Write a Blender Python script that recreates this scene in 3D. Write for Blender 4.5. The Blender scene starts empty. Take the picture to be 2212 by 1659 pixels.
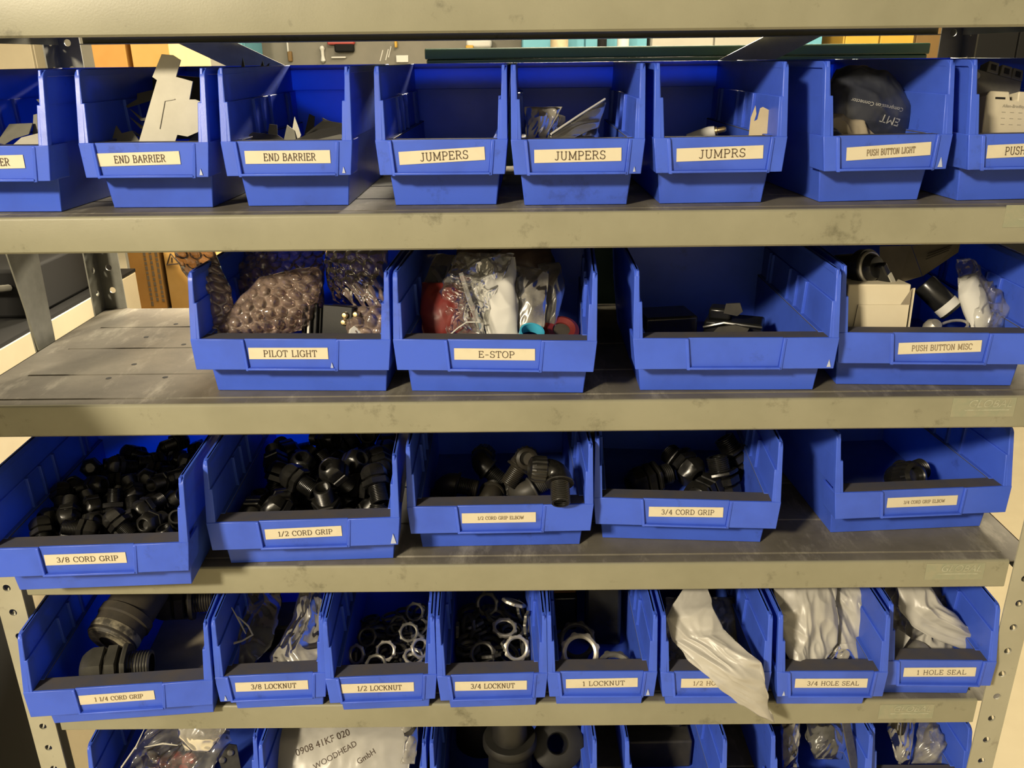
import bpy, math, random
from mathutils import Vector, Matrix, Euler, Quaternion, noise

scene = bpy.context.scene
COL = scene.collection
R = math.radians

# ------------------------------------------------------------------ camera
CAM_F = 1844.57 / 2212.0
CAM_POS = Vector((0.0024, -0.8478, 1.4826))
CAM_R = (0.3660, -0.0037, -0.0113)


def cam_axes():
    p, yaw, roll = CAM_R
    f = Vector((math.sin(yaw) * math.cos(p), math.cos(yaw) * math.cos(p), -math.sin(p)))
    r = Vector((math.cos(yaw), -math.sin(yaw), 0))
    u = r.cross(f)
    c, s = math.cos(roll), math.sin(roll)
    return c * r + s * u, -s * r + c * u, f


AX_R, AX_U, AX_F = cam_axes()


def at(px, py, x=None, y=None, z=None):
    """World point seen at a photo position, at a known depth y, height z or side x."""
    d = AX_F * 1844.57 + (px - 1106) * AX_R - (py - 829.5) * AX_U
    if y is not None:
        t = (y - CAM_POS.y) / d.y
    elif z is not None:
        t = (z - CAM_POS.z) / d.z
    else:
        t = (x - CAM_POS.x) / d.x
    return CAM_POS + d * t


cd = bpy.data.cameras.new('camera')
cam = bpy.data.objects.new('camera', cd)
COL.objects.link(cam)
m = Matrix((AX_R, AX_U, -AX_F)).transposed().to_4x4()
m.translation = CAM_POS
cam.matrix_world = m
cd.sensor_width = 36
cd.lens = 36 * CAM_F
cd.clip_start = 0.02
scene.camera = cam


# ------------------------------------------------------------------ mesh building
class MB:
    def __init__(self):
        self.v, self.f, self.mi, self.cur = [], [], [], 0

    def add(self, vs, fs, M=None):
        b = len(self.v)
        for p in vs:
            p = Vector(p)
            self.v.append(M @ p if M is not None else p)
        for f in fs:
            self.f.append([b + i for i in f])
            self.mi.append(self.cur)

    def box(self, x0, x1, y0, y1, z0, z1, M=None):
        v = [(x, y, z) for z in (z0, z1) for y in (y0, y1) for x in (x0, x1)]
        self.add(v, [(0, 2, 3, 1), (4, 5, 7, 6), (0, 1, 5, 4), (2, 6, 7, 3), (0, 4, 6, 2), (1, 3, 7, 5)], M)

    def hexa(self, c, M=None):
        """eight corners: bottom loop 0-3, top loop 4-7 (both counter-clockwise from above)"""
        self.add(c, [(3, 2, 1, 0), (4, 5, 6, 7), (0, 1, 5, 4), (1, 2, 6, 5), (2, 3, 7, 6), (3, 0, 4, 7)], M)

    def loft(self, loops, M=None, caps=True, closed=True):
        n = len(loops[0])
        vs = [p for l in loops for p in l]
        fs = []
        for i in range(len(loops) - 1):
            for k in range(n if closed else n - 1):
                a, b = i * n + k, i * n + (k + 1) % n
                fs.append((a, b, b + n, a + n))
        if caps and closed:
            fs.append(tuple(range(n))[::-1])
            fs.append(tuple(range((len(loops) - 1) * n, len(loops) * n)))
        self.add(vs, fs, M)

    def prism(self, pts, a, b, axis='z', M=None):
        def mk(p, t):
            return {'z': (p[0], p[1], t), 'x': (t, p[0], p[1]), 'y': (p[0], t, p[1])}[axis]
        self.loft([[mk(p, a) for p in pts], [mk(p, b) for p in pts]], M)

    def lathe(self, prof, n=20, M=None, rfun=None):
        """prof: (r, z) pairs; closes where r = 0; rfun(angle, r, z) may change r"""
        rings, vs, fs = [], [], []
        for r, z in prof:
            if r < 1e-6:
                rings.append([len(vs)])
                vs.append((0, 0, z))
            else:
                ids = []
                for k in range(n):
                    a = 2 * math.pi * k / n
                    rr = rfun(a, r, z) if rfun else r
                    ids.append(len(vs))
                    vs.append((rr * math.cos(a), rr * math.sin(a), z))
                rings.append(ids)
        for A, B in zip(rings, rings[1:]):
            for k in range(n):
                k2 = (k + 1) % n
                if len(A) == 1 and len(B) == 1:
                    continue
                if len(A) == 1:
                    fs.append((A[0], B[k], B[k2]))
                elif len(B) == 1:
                    fs.append((A[k], A[k2], B[0]))
                else:
                    fs.append((A[k], A[k2], B[k2], B[k]))
        self.add(vs, [f[::-1] for f in fs], M)

    def tube(self, pts, r, n=8, M=None, caps=True):
        pts = [Vector(p) for p in pts]
        up = None
        loops = []
        for i, p in enumerate(pts):
            t = (pts[min(i + 1, len(pts) - 1)] - pts[max(i - 1, 0)]).normalized()
            if up is None:
                up = Vector((0, 0, 1)) if abs(t.z) < .9 else Vector((1, 0, 0))
            s = t.cross(up).normalized()
            up = s.cross(t).normalized()
            rr = r[i] if isinstance(r, (list, tuple)) else r
            loops.append([p + (s * math.cos(2 * math.pi * k / n) + up * math.sin(2 * math.pi * k / n)) * rr for k in range(n)])
        self.loft(loops, M, caps)

    def sheet(self, fn, nu, nv, M=None):
        vs = [fn(i / nu, j / nv) for j in range(nv + 1) for i in range(nu + 1)]
        fs = [(j * (nu + 1) + i, j * (nu + 1) + i + 1, (j + 1) * (nu + 1) + i + 1, (j + 1) * (nu + 1) + i)
              for j in range(nv) for i in range(nu)]
        self.add(vs, fs, M)

    def profile(self, pts, t, x0, x1, M=None):
        """folded sheet metal: polyline (y, z) with thickness t to its inner side, run along x"""
        P = [Vector((a, b)) for a, b in pts]
        off = []
        for i, p in enumerate(P):
            d1 = (P[i] - P[i - 1]).normalized() if i else (P[1] - P[0]).normalized()
            d2 = (P[i + 1] - P[i]).normalized() if i < len(P) - 1 else d1
            n1, n2 = Vector((-d1.y, d1.x)), Vector((-d2.y, d2.x))
            nn = (n1 + n2)
            nn = nn / max(nn.dot(n1), .4)
            off.append(p + nn * t)
        a = [[(x, p.x, p.y) for x in (x0, x1)] for p in P]
        b = [[(x, p.x, p.y) for x in (x0, x1)] for p in off]
        n = len(P)
        vs = [q for r_ in a for q in r_] + [q for r_ in b for q in r_]
        fs = []
        for i in range(n - 1):
            fs.append((2 * i, 2 * i + 2, 2 * i + 3, 2 * i + 1))
            k = 2 * n
            fs.append((k + 2 * i, k + 2 * i + 1, k + 2 * i + 3, k + 2 * i + 2))
            fs.append((2 * i, k + 2 * i, k + 2 * i + 2, 2 * i + 2))
            fs.append((2 * i + 1, 2 * i + 3, k + 2 * i + 3, k + 2 * i + 1))
        k = 2 * n
        fs.append((0, 1, k + 1, k))
        fs.append((2 * n - 2, k + 2 * n - 2, k + 2 * n - 1, 2 * n - 1))
        self.add(vs, fs, M)

    def mesh(self, name, mats, smooth=35, recalc=True):
        me = bpy.data.meshes.new(name)
        me.from_pydata([tuple(p) for p in self.v], [], self.f)
        for mt in (mats if isinstance(mats, (list, tuple)) else [mats]):
            me.materials.append(mt)
        me.polygons.foreach_set('material_index', self.mi)
        if recalc:
            import bmesh
            bm = bmesh.new()
            bm.from_mesh(me)
            bmesh.ops.recalc_face_normals(bm, faces=bm.faces)
            bm.to_mesh(me)
            bm.free()
        if smooth:
            me.polygons.foreach_set('use_smooth', [True] * len(me.polygons))
            if smooth < 180:
                me.set_sharp_from_angle(angle=R(smooth))
        me.update()
        return me

    def build(self, name, mats, parent=None, M=None, smooth=35, bevel=0, recalc=True, seg=2):
        o = bpy.data.objects.new(name, self.mesh(name, mats, smooth, recalc))
        COL.objects.link(o)
        if parent:
            o.parent = parent
        if M is not None:
            o.matrix_local = M
        if bevel:
            b = o.modifiers.new('bevel', 'BEVEL')
            b.width, b.segments, b.limit_method, b.angle_limit = bevel, seg, 'ANGLE', R(40)
        return o


def tag(o, label=None, cat=None, group=None, kind=None):
    for k, v in (('label', label), ('category', cat), ('group', group), ('kind', kind)):
        if v:
            o[k] = v
    return o


def thing(name, label, cat, M=None, group=None):
    o = bpy.data.objects.new(name, None)
    COL.objects.link(o)
    o.empty_display_size = .02
    if M is not None:
        o.matrix_world = M
    return tag(o, label, cat, group)


def TR(loc, rot=(0, 0, 0), s=1.0):
    q = rot if isinstance(rot, Quaternion) else Euler(rot, 'XYZ').to_quaternion()
    return Matrix.LocRotScale(Vector(loc), q, Vector((s, s, s)))


def aim(loc, d, spin=0, s=1.0):
    """matrix whose local z points along d"""
    q = Vector(d).normalized().to_track_quat('Z', 'Y') @ Quaternion((0, 0, 1), spin)
    return Matrix.LocRotScale(Vector(loc), q, Vector((s, s, s)))


def copy_tree(o, M, label=None, group=None):
    c = o.copy()
    COL.objects.link(c)
    c.matrix_world = M
    if label:
        c['label'] = label
    if group:
        c['group'] = group
    for ch in list(o.children):
        d = ch.copy()
        COL.objects.link(d)
        d.parent = c
        for g in list(ch.children):
            e = g.copy()
            COL.objects.link(e)
            e.parent = d
    return c


# ------------------------------------------------------------------ materials
def own_coords(N, L):
    """object coordinates, shifted for every object so that no two share a stain"""
    tc, oi = N.new('ShaderNodeTexCoord'), N.new('ShaderNodeObjectInfo')
    sc_, ad = N.new('ShaderNodeMath'), N.new('ShaderNodeVectorMath')
    sc_.operation, ad.operation = 'MULTIPLY', 'ADD'
    sc_.inputs[1].default_value = 37.0
    L.new(oi.outputs['Random'], sc_.inputs[0])
    L.new(tc.outputs['Object'], ad.inputs[0])
    L.new(sc_.outputs[0], ad.inputs[1])
    return ad.outputs[0]


def mat(name, col, rough=.5, metal=0, spec=.5, var=None, scale=40, bump=0, bscale=200, trans=0, tcol=None, coat=0, rvar=0, detail=4, lo=.35, hi=.7):
    """principled surface; var = second colour mixed in by noise, trans = share of light let through"""
    mt = bpy.data.materials.new(name)
    mt.use_nodes = True
    nt = mt.node_tree
    N, L = nt.nodes, nt.links
    b = N['Principled BSDF']
    b.inputs['Roughness'].default_value = rough
    b.inputs['Metallic'].default_value = metal
    b.inputs['Specular IOR Level'].default_value = spec
    b.inputs['Base Color'].default_value = (*col, 1)
    if coat:
        b.inputs['Coat Weight'].default_value = coat
        b.inputs['Coat Roughness'].default_value = .15
    tc = own_coords(N, L) if var or bump else None
    colout = None
    if var:
        nz = N.new('ShaderNodeTexNoise')
        nz.inputs['Scale'].default_value = scale
        nz.inputs['Detail'].default_value = detail
        nz.inputs['Roughness'].default_value = .6
        L.new(tc, nz.inputs['Vector'])
        mr = N.new('ShaderNodeMapRange')
        mr.inputs['From Min'].default_value, mr.inputs['From Max'].default_value = lo, hi
        L.new(nz.outputs['Fac'], mr.inputs['Value'])
        mx = N.new('ShaderNodeMix')
        mx.data_type = 'RGBA'
        mx.inputs['A'].default_value = (*col, 1)
        mx.inputs['B'].default_value = (*var, 1)
        L.new(mr.outputs['Result'], mx.inputs['Factor'])
        colout = mx.outputs['Result']
        L.new(colout, b.inputs['Base Color'])
        if rvar:
            m2 = N.new('ShaderNodeMapRange')
            m2.inputs['To Min'].default_value, m2.inputs['To Max'].default_value = rough, rough + rvar
            L.new(mr.outputs['Result'], m2.inputs['Value'])
            L.new(m2.outputs['Result'], b.inputs['Roughness'])
    if bump:
        n2 = N.new('ShaderNodeTexNoise')
        n2.inputs['Scale'].default_value = bscale
        n2.inputs['Detail'].default_value = 3
        L.new(tc, n2.inputs['Vector'])
        bp = N.new('ShaderNodeBump')
        bp.inputs['Strength'].default_value = bump
        bp.inputs['Distance'].default_value = .001
        L.new(n2.outputs['Fac'], bp.inputs['Height'])
        L.new(bp.outputs['Normal'], b.inputs['Normal'])
    if trans:
        t = N.new('ShaderNodeBsdfTranslucent')
        t.inputs['Color'].default_value = (*(tcol or col), 1)
        ms = N.new('ShaderNodeMixShader')
        ms.inputs['Fac'].default_value = trans
        L.new(b.outputs['BSDF'], ms.inputs[1])
        L.new(t.outputs['BSDF'], ms.inputs[2])
        L.new(ms.outputs['Shader'], N['Material Output'].inputs['Surface'])
    return mt


def film(name, tint=(1, 1, 1), haze=.12, hcol=(.8, .8, .8), rough=.12, gloss=1.0, var=0, vscale=30):
    """thin clear plastic: see-through, glossy by fresnel, a share of white haze"""
    mt = bpy.data.materials.new(name)
    mt.use_nodes = True
    nt = mt.node_tree
    N, L = nt.nodes, nt.links
    N.remove(N['Principled BSDF'])
    tr = N.new('ShaderNodeBsdfTransparent')
    tr.inputs['Color'].default_value = (*tint, 1)
    df = N.new('ShaderNodeBsdfDiffuse')
    df.inputs['Color'].default_value = (*hcol, 1)
    tl = N.new('ShaderNodeBsdfTranslucent')
    tl.inputs['Color'].default_value = (*hcol, 1)
    m0 = N.new('ShaderNodeMixShader')
    m0.inputs['Fac'].default_value = .4
    L.new(df.outputs[0], m0.inputs[1])
    L.new(tl.outputs[0], m0.inputs[2])
    gl = N.new('ShaderNodeBsdfGlossy')
    gl.inputs['Roughness'].default_value = rough
    gl.inputs['Color'].default_value = (1, 1, 1, 1)
    m1 = N.new('ShaderNodeMixShader')
    m1.inputs['Fac'].default_value = haze
    if var:
        tc = N.new('ShaderNodeTexCoord')
        nz = N.new('ShaderNodeTexNoise')
        nz.inputs['Scale'].default_value = vscale
        nz.inputs['Detail'].default_value = 4
        L.new(tc.outputs['Object'], nz.inputs['Vector'])
        mr = N.new('ShaderNodeMapRange')
        mr.inputs['From Min'].default_value, mr.inputs['From Max'].default_value = .35, .65
        mr.inputs['To Min'].default_value, mr.inputs['To Max'].default_value = max(haze - var, 0), min(haze + var, 1)
        L.new(nz.outputs['Fac'], mr.inputs['Value'])
        L.new(mr.outputs['Result'], m1.inputs['Fac'])
    L.new(tr.outputs[0], m1.inputs[1])
    L.new(m0.outputs[0], m1.inputs[2])
    fr = N.new('ShaderNodeFresnel')
    fr.inputs['IOR'].default_value = 1.5
    mu = N.new('ShaderNodeMath')
    mu.operation = 'MULTIPLY'
    mu.inputs[1].default_value = gloss
    L.new(fr.outputs[0], mu.inputs[0])
    m2 = N.new('ShaderNodeMixShader')
    L.new(mu.outputs[0], m2.inputs['Fac'])
    L.new(m1.outputs[0], m2.inputs[1])
    L.new(gl.outputs[0], m2.inputs[2])
    L.new(m2.outputs[0], N['Material Output'].inputs['Surface'])
    return mt


def specks(mt, dark, scale, lo, hi, stretch=(1, 1, 1)):
    """scattered grime spots over a surface's own colour"""
    nt = mt.node_tree
    N, L = nt.nodes, nt.links
    b = N['Principled BSDF']
    src = b.inputs['Base Color'].links[0].from_socket
    tc, mp = own_coords(N, L), N.new('ShaderNodeMapping')
    mp.inputs['Scale'].default_value = stretch
    nz_ = N.new('ShaderNodeTexNoise')
    nz_.inputs['Scale'].default_value, nz_.inputs['Detail'].default_value, nz_.inputs['Roughness'].default_value = scale, 7, .72
    mr = N.new('ShaderNodeMapRange')
    mr.inputs['From Min'].default_value, mr.inputs['From Max'].default_value = lo, hi
    mr.inputs['To Max'].default_value = .75
    mx = N.new('ShaderNodeMix')
    mx.data_type = 'RGBA'
    mx.inputs['B'].default_value = (*dark, 1)
    L.new(tc, mp.inputs['Vector'])
    L.new(mp.outputs['Vector'], nz_.inputs['Vector'])
    L.new(nz_.outputs['Fac'], mr.inputs['Value'])
    L.new(mr.outputs['Result'], mx.inputs['Factor'])
    L.new(src, mx.inputs['A'])
    L.new(mx.outputs['Result'], b.inputs['Base Color'])


M_STEEL = mat('khaki enamel steel', (.292, .282, .198), .42, 0, .5, var=(.24, .232, .158), scale=9, bump=.08, bscale=500, lo=.4, hi=.75)
M_TOP = mat('worn shelf top', (.19, .175, .142), .5, .1, .5, var=(.10, .09, .072), scale=11, bump=.1, bscale=300, rvar=.15, detail=8)
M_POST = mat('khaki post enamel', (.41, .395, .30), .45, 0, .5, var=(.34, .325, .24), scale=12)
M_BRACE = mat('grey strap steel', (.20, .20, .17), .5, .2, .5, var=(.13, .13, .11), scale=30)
M_BLUE = mat("blue bin plastic", (.095, .205, 1.0), .34, 0, .6, var=(.075, .155, .76), scale=16, bump=.06, bscale=700, trans=.36, tcol=(.004, .19, 1.0), rvar=.12, lo=.45, hi=.8)
M_DUST = mat('dusty blue plastic', (.06, .065, .10), .8, 0, .3, var=(.09, .08, .08), scale=35, lo=.3, hi=.7)
M_CARD = mat('cream label tape', (.69, .63, .47), .45, 0, .4, var=(.63, .56, .40), scale=60, lo=.5, hi=.9)
M_INK = mat('brown black ink', (.07, .045, .03), .6)
M_INKF = mat('faded brown ink', (.24, .18, .11), .6)
specks(M_STEEL, (.10, .095, .06), 26, .58, .72)
specks(M_POST, (.14, .13, .09), 30, .60, .74)
specks(M_TOP, (.36, .34, .28), 9, .54, .72, (3.2, 1.0, 1))
specks(M_BLUE, (.035, .045, .13), 20, .60, .78)
# ------------------------------------------------------------------ serif stroke lettering for the tape labels
def _arc(cx, cy, rx, ry, a0, a1, n=10):
    return [(cx + rx * math.cos(R(a0 + (a1 - a0) * i / n)), cy + ry * math.sin(R(a0 + (a1 - a0) * i / n))) for i in range(n + 1)]


def _st(x, y0=0, y1=1, s=.12):
    return [[(x, y0), (x, y1)], [(x - s, y0), (x + s, y0)], [(x - s, y1), (x + s, y1)]]


GL = {
    ' ': (.42, []),
    'A': (.86, [[(.1, 0), (.43, 1), (.76, 0)], [(.22, .36), (.64, .36)], [(0, 0), (.2, 0)], [(.66, 0), (.86, 0)]]),
    'B': (.74, _st(.14) + [[(.14, 1), (.4, 1)] + _arc(.4, .76, .24, .24, 90, -90) + [(.14, .52)], [(.4, .52)] + _arc(.42, .26, .28, .26, 90, -90) + [(.14, 0)]]),
    'C': (.78, [_arc(.42, .5, .38, .52, 40, 320, 18), [(.71, .98), (.71, .66)]]),
    'D': (.82, _st(.14) + [[(.14, 1), (.34, 1)] + _arc(.34, .5, .42, .5, 90, -90, 14) + [(.14, 0)]]),
    'E': (.74, _st(.14) + [[(.14, 1), (.64, 1), (.64, .78)], [(.14, .52), (.48, .52)], [(.48, .62), (.48, .42)], [(.14, 0), (.68, 0), (.68, .24)]]),
    'F': (.70, _st(.14) + [[(.14, 1), (.64, 1), (.64, .78)], [(.14, .52), (.48, .52)], [(.48, .62), (.48, .42)]]),
    'G': (.84, [_arc(.42, .5, .38, .52, 42, 330, 18), [(.71, .98), (.71, .7)], [(.75, .02), (.75, .42)], [(.56, .42), (.86, .42)]]),
    'H': (.88, _st(.16) + _st(.72) + [[(.16, .5), (.72, .5)]]),
    'I': (.34, _st(.17, s=.14)),
    'J': (.58, [[(.42, 1), (.42, .2)] + _arc(.24, .2, .18, .21, 0, -160, 8), [(.26, 1), (.58, 1)]]),
    'K': (.82, _st(.14) + [[(.7, 1), (.14, .4)], [(.34, .6), (.72, 0)], [(.58, 1), (.82, 1)], [(.6, 0), (.84, 0)]]),
    'L': (.70, _st(.14) + [[(.14, 0), (.66, 0), (.66, .26)]]),
    'M': (1.0, [[(.14, 0), (.14, 1), (.5, .1), (.86, 1), (.86, 0)], [(.02, 0), (.26, 0)], [(.74, 0), (.98, 0)], [(.02, 1), (.16, 1)], [(.84, 1), (.98, 1)]]),
    'N': (.88, [[(.16, 0), (.16, 1), (.72, 0), (.72, 1)], [(.04, 0), (.28, 0)], [(.04, 1), (.18, 1)], [(.6, 1), (.84, 1)]]),
    'O': (.84, [_arc(.42, .5, .38, .52, 0, 360, 22)]),
    'P': (.72, _st(.14) + [[(.14, 1), (.4, 1)] + _arc(.4, .73, .26, .27, 90, -90) + [(.14, .46)]]),
    'R': (.80, _st(.14) + [[(.14, 1), (.4, 1)] + _arc(.4, .75, .25, .25, 90, -90) + [(.14, .5)], [(.4, .5), (.68, 0), (.8, 0)]]),
    'S': (.66, [_arc(.33, .75, .25, .26, 40, 255, 10) + _arc(.33, .25, .27, .27, 80, -145, 10), [(.56, 1), (.56, .76)], [(.06, .0), (.06, .26)]]),
    'T': (.76, [[(.38, 0), (.38, 1)], [(.04, .74), (.04, 1), (.72, 1), (.72, .74)], [(.24, 0), (.52, 0)]]),
    'U': (.84, [[(.16, 1), (.16, .3)] + _arc(.42, .3, .26, .32, 180, 360, 10) + [(.68, 1)], [(.04, 1), (.28, 1)], [(.56, 1), (.8, 1)]]),
    'W': (1.08, [[(.06, 1), (.3, 0), (.54, .9), (.78, 0), (1.02, 1)], [(-.04, 1), (.18, 1)], [(.9, 1), (1.12, 1)]]),
    '1': (.44, [[(.06, .8), (.24, 1), (.24, 0)], [(.08, 0), (.4, 0)]]),
    '2': (.64, [_arc(.31, .72, .25, .28, 165, -30, 9) + [(.06, .02), (.58, .02), (.58, .2)]]),
    '3': (.62, [_arc(.29, .75, .23, .25, 160, -90, 9) + _arc(.29, .26, .27, .26, 90, -160, 9)]),
    '4': (.66, [[(.46, 0), (.46, 1), (.04, .28), (.64, .28)], [(.32, 0), (.6, 0)]]),
    '8': (.64, [_arc(.32, .75, .23, .25, 0, 360, 14), _arc(.32, .25, .27, .26, 0, 360, 14)]),
    '/': (.56, [[(.04, -.08), (.5, 1.06)]]),
    '-': (.60, [[(.08, .42), (.52, .42)]]),
}


def lettering(text, width, height, pen=.085, slant=0.0, lift=.0003):
    """thin raised ribbons in the x-z plane facing -y, centred at the origin"""
    strokes, x = [], 0.0
    for ch in text:
        w, st = GL[ch]
        strokes += [[(x + a, b) for a, b in s] for s in st if len(s) > 1]
        x += w + .12
    total = x - .12
    sx, sy = width / total, height
    b = MB()
    hw = pen * height * .5
    cut = []
    for s in strokes:          # part the strokes at sharp corners so every limb keeps its width
        run = [s[0]]
        for i in range(1, len(s)):
            run.append(s[i])
            if i < len(s) - 1:
                a, c = Vector(s[i]) - Vector(s[i - 1]), Vector(s[i + 1]) - Vector(s[i])
                if a.length and c.length and a.angle(c) > .8:
                    cut.append(run)
                    run = [s[i]]
        cut.append(run)
    for s in cut:
        P = [Vector(((a + slant * c - total / 2) * sx, (c - .5) * sy)) for a, c in s]
        L_, Rr = [], []
        for i, p in enumerate(P):
            t = (P[min(i + 1, len(P) - 1)] - P[max(i - 1, 0)])
            t = t.normalized() if t.length > 0 else Vector((1, 0))
            n = Vector((-t.y, t.x)) * hw
            L_.append(p + n)
            Rr.append(p - n)
        k = len(P)
        vs = [(p.x, -lift, p.y) for p in L_] + [(p.x, -lift, p.y) for p in Rr]
        b.add(vs, [(i, i + 1, k + i + 1, k + i) for i in range(k - 1)])
    return b


def sans(text, width, name, material, parent, M, lift=.0002, extrude=0.0, shear=0.0):
    """text in the built-in typeface turned into a mesh, centred, in the x-z plane facing -y"""
    cu = bpy.data.curves.new(name, 'FONT')
    cu.body = text
    cu.align_x, cu.align_y = 'CENTER', 'CENTER'
    cu.extrude = extrude
    cu.shear = shear
    cu.resolution_u = 3
    o = bpy.data.objects.new(name, cu)
    COL.objects.link(o)
    dg = bpy.context.evaluated_depsgraph_get()
    me = bpy.data.meshes.new_from_object(o.evaluated_get(dg))
    bpy.data.objects.remove(o)
    bpy.data.curves.remove(cu)
    xs = [v.co.x for v in me.vertices]
    s = width / (max(xs) - min(xs))
    for v in me.vertices:
        v.co = Vector((v.co.x * s, -lift, v.co.y * s))
    me.materials.clear()
    me.materials.append(material)
    o = bpy.data.objects.new(name, me)
    me.name = name
    COL.objects.link(o)
    if parent:
        o.parent = parent
    o.matrix_local = M
    return o
# ------------------------------------------------------------------ shelving unit
SZ = [1.5402, 1.3391, 1.1376, 0.9334, 0.7324, 0.5309]     # shelf surfaces, from the top one down
DEPTH, LIP = 0.3858, 0.0367
unit = thing('shelving_unit', 'khaki grey steel shelving unit with perforated angle posts holding all the blue bins', 'shelving', TR((0, 0, 0)))


def perforated(b, x0, x1, z0, z1, first, pitch, r, t, M=None):
    """flat strip in the x-z plane with a column of round holes, thickness t towards +y"""
    cx, hw, hh = (x0 + x1) / 2, (x1 - x0) / 2, pitch / 2
    k = math.floor((z0 - first) / pitch) + 1
    zs_ = []
    while first + k * pitch < z1 - hh:
        if first + k * pitch - hh > z0:
            zs_.append(first + k * pitch)
        k += 1
    corner = [(hw, -hh), (hw, hh), (-hw, hh), (-hw, -hh)]
    ring = []
    for i in range(4):
        a, c = corner[i], corner[(i + 1) % 4]
        for j in range(4):
            ring.append((a[0] + (c[0] - a[0]) * j / 4, a[1] + (c[1] - a[1]) * j / 4))
    n = len(ring)
    for zc in zs_:
        vs, fs = [], []
        for y in (0, t):
            vs += [(cx + p[0], y, zc + p[1]) for p in ring]
            vs += [(cx + r * p[0] / math.hypot(*p), y, zc + r * p[1] / math.hypot(*p)) for p in ring]
        for i in range(n):
            j = (i + 1) % n
            fs.append((i, j, n + j, n + i))
            fs.append((2 * n + j, 2 * n + i, 3 * n + i, 3 * n + j))
            fs.append((n + i, n + j, 3 * n + j, 3 * n + i))
        b.add(vs, fs, M)
    lo, hi = zs_[0] - hh, zs_[-1] + hh
    b.box(x0, x1, 0, t, z0, lo, M)
    b.box(x0, x1, 0, t, hi, z1, M)
    # outer long edges
    b.add([(x0, 0, lo), (x0, t, lo), (x0, t, hi), (x0, 0, hi)], [(0, 1, 2, 3)], M)
    b.add([(x1, 0, lo), (x1, t, lo), (x1, t, hi), (x1, 0, hi)], [(0, 1, 2, 3)], M)


PO, PI_ = .6096, .5772
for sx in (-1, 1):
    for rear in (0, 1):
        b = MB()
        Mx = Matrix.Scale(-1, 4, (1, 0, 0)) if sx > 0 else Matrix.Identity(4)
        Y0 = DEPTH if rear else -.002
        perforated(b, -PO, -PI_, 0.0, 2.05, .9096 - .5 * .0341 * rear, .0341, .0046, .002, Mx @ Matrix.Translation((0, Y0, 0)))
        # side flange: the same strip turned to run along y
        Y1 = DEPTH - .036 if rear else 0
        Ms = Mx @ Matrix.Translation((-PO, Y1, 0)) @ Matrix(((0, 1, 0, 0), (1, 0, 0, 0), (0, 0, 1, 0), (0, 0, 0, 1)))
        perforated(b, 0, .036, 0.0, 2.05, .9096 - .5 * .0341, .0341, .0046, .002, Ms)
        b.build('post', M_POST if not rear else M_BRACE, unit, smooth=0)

shelves = []
for i, z in enumerate(SZ):
    b = MB()
    pts = [(.012, -LIP), (.002, -LIP), (0, -LIP + .002)]
    pts += [(.0035 - .0035 * math.cos(R(a)), -.0035 + .0035 * math.sin(R(a))) for a in (0, 30, 60, 90)]
    for g in (.0195, .0965, .1945, .2865):
        pts += [(g - .0022, 0), (g - .0008, -.0014), (g + .0008, -.0014), (g + .0022, 0)]
    pts += [(DEPTH - .0035, 0), (DEPTH - .001, -.001), (DEPTH, -.0035), (DEPTH, -LIP), (DEPTH - .012, -LIP)]
    b.profile(pts, -.0012, -.572, .572)
    for f in range(len(b.f)):
        ys = [b.v[q] for q in b.f[f]]
        if min(q.z for q in ys) > -.003 and sum(q.y for q in ys) / len(ys) > .003 and sum(q.y for q in ys) / len(ys) < DEPTH - .002:
            b.mi[f] = 1
    # turned-down ends between the posts
    for sx in (-1, 1):
        b.cur = 1
        b.box(min(sx * .572, sx * .6065), max(sx * .572, sx * .6065), .0, DEPTH, -.0014, -.0002)
        b.cur = 0
        b.box(min(sx * .6052, sx * .6065), max(sx * .6052, sx * .6065), .001, DEPTH - .001, -LIP, -.0002)
    shelves.append(b.build('shelf', [M_STEEL, M_TOP], unit, TR((0, 0, z)), smooth=30))

# punched slots in the shelf surface
M_HOLE = mat('black gap', (.004, .004, .004), .9)
for px, py in ((235, 817), (357, 815), (290, 787), (316, 728), (380, 700), (397, 744)):
    p = at(px, py, z=SZ[2])
    b = MB()
    b.lathe([(0, .0003), (.0032, .0003), (.0032, .0)], 10)
    b.build('punched_hole', M_HOLE, shelves[2], TR((p.x, p.y, 0)))

# straps: two crossed on the back, one pair on the open end
def strap(a, c, w, t, name='cross_brace', nrm=(0, 1, 0)):
    a, c = Vector(a), Vector(c)
    d = (c - a).normalized()
    n = Vector(nrm)
    s = d.cross(n).normalized()
    b = MB()
    b.loft([[p + s * w / 2, p - s * w / 2, p - s * w / 2 + n * t, p + s * w / 2 + n * t] for p in (a, c)])
    b.build(name, M_BRACE, unit)


strap((-.5772, DEPTH + .003, 1.585), (.55, DEPTH + .003, 1.05), .034, .002)
strap((.5772, DEPTH + .006, 1.60), (-.55, DEPTH + .006, 1.05), .034, .002)
b = MB()
P_ = [at(px, py, x=-.614) for px, py in ((12, 540), (81, 540), (121, 742), (85, 757))]
b.loft([P_, [p - Vector((.002, 0, 0)) for p in P_]])
b.build('end_brace', M_BRACE, unit, smooth=0)
b = MB()
P_ = [at(px, py, x=-.620) for px, py in ((48, 640), (58, 640), (95, 760), (84, 775))]
b.loft([P_, [p - Vector((.002, 0, 0)) for p in P_]])
b.build('end_brace', M_BRACE, unit, smooth=0)

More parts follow.
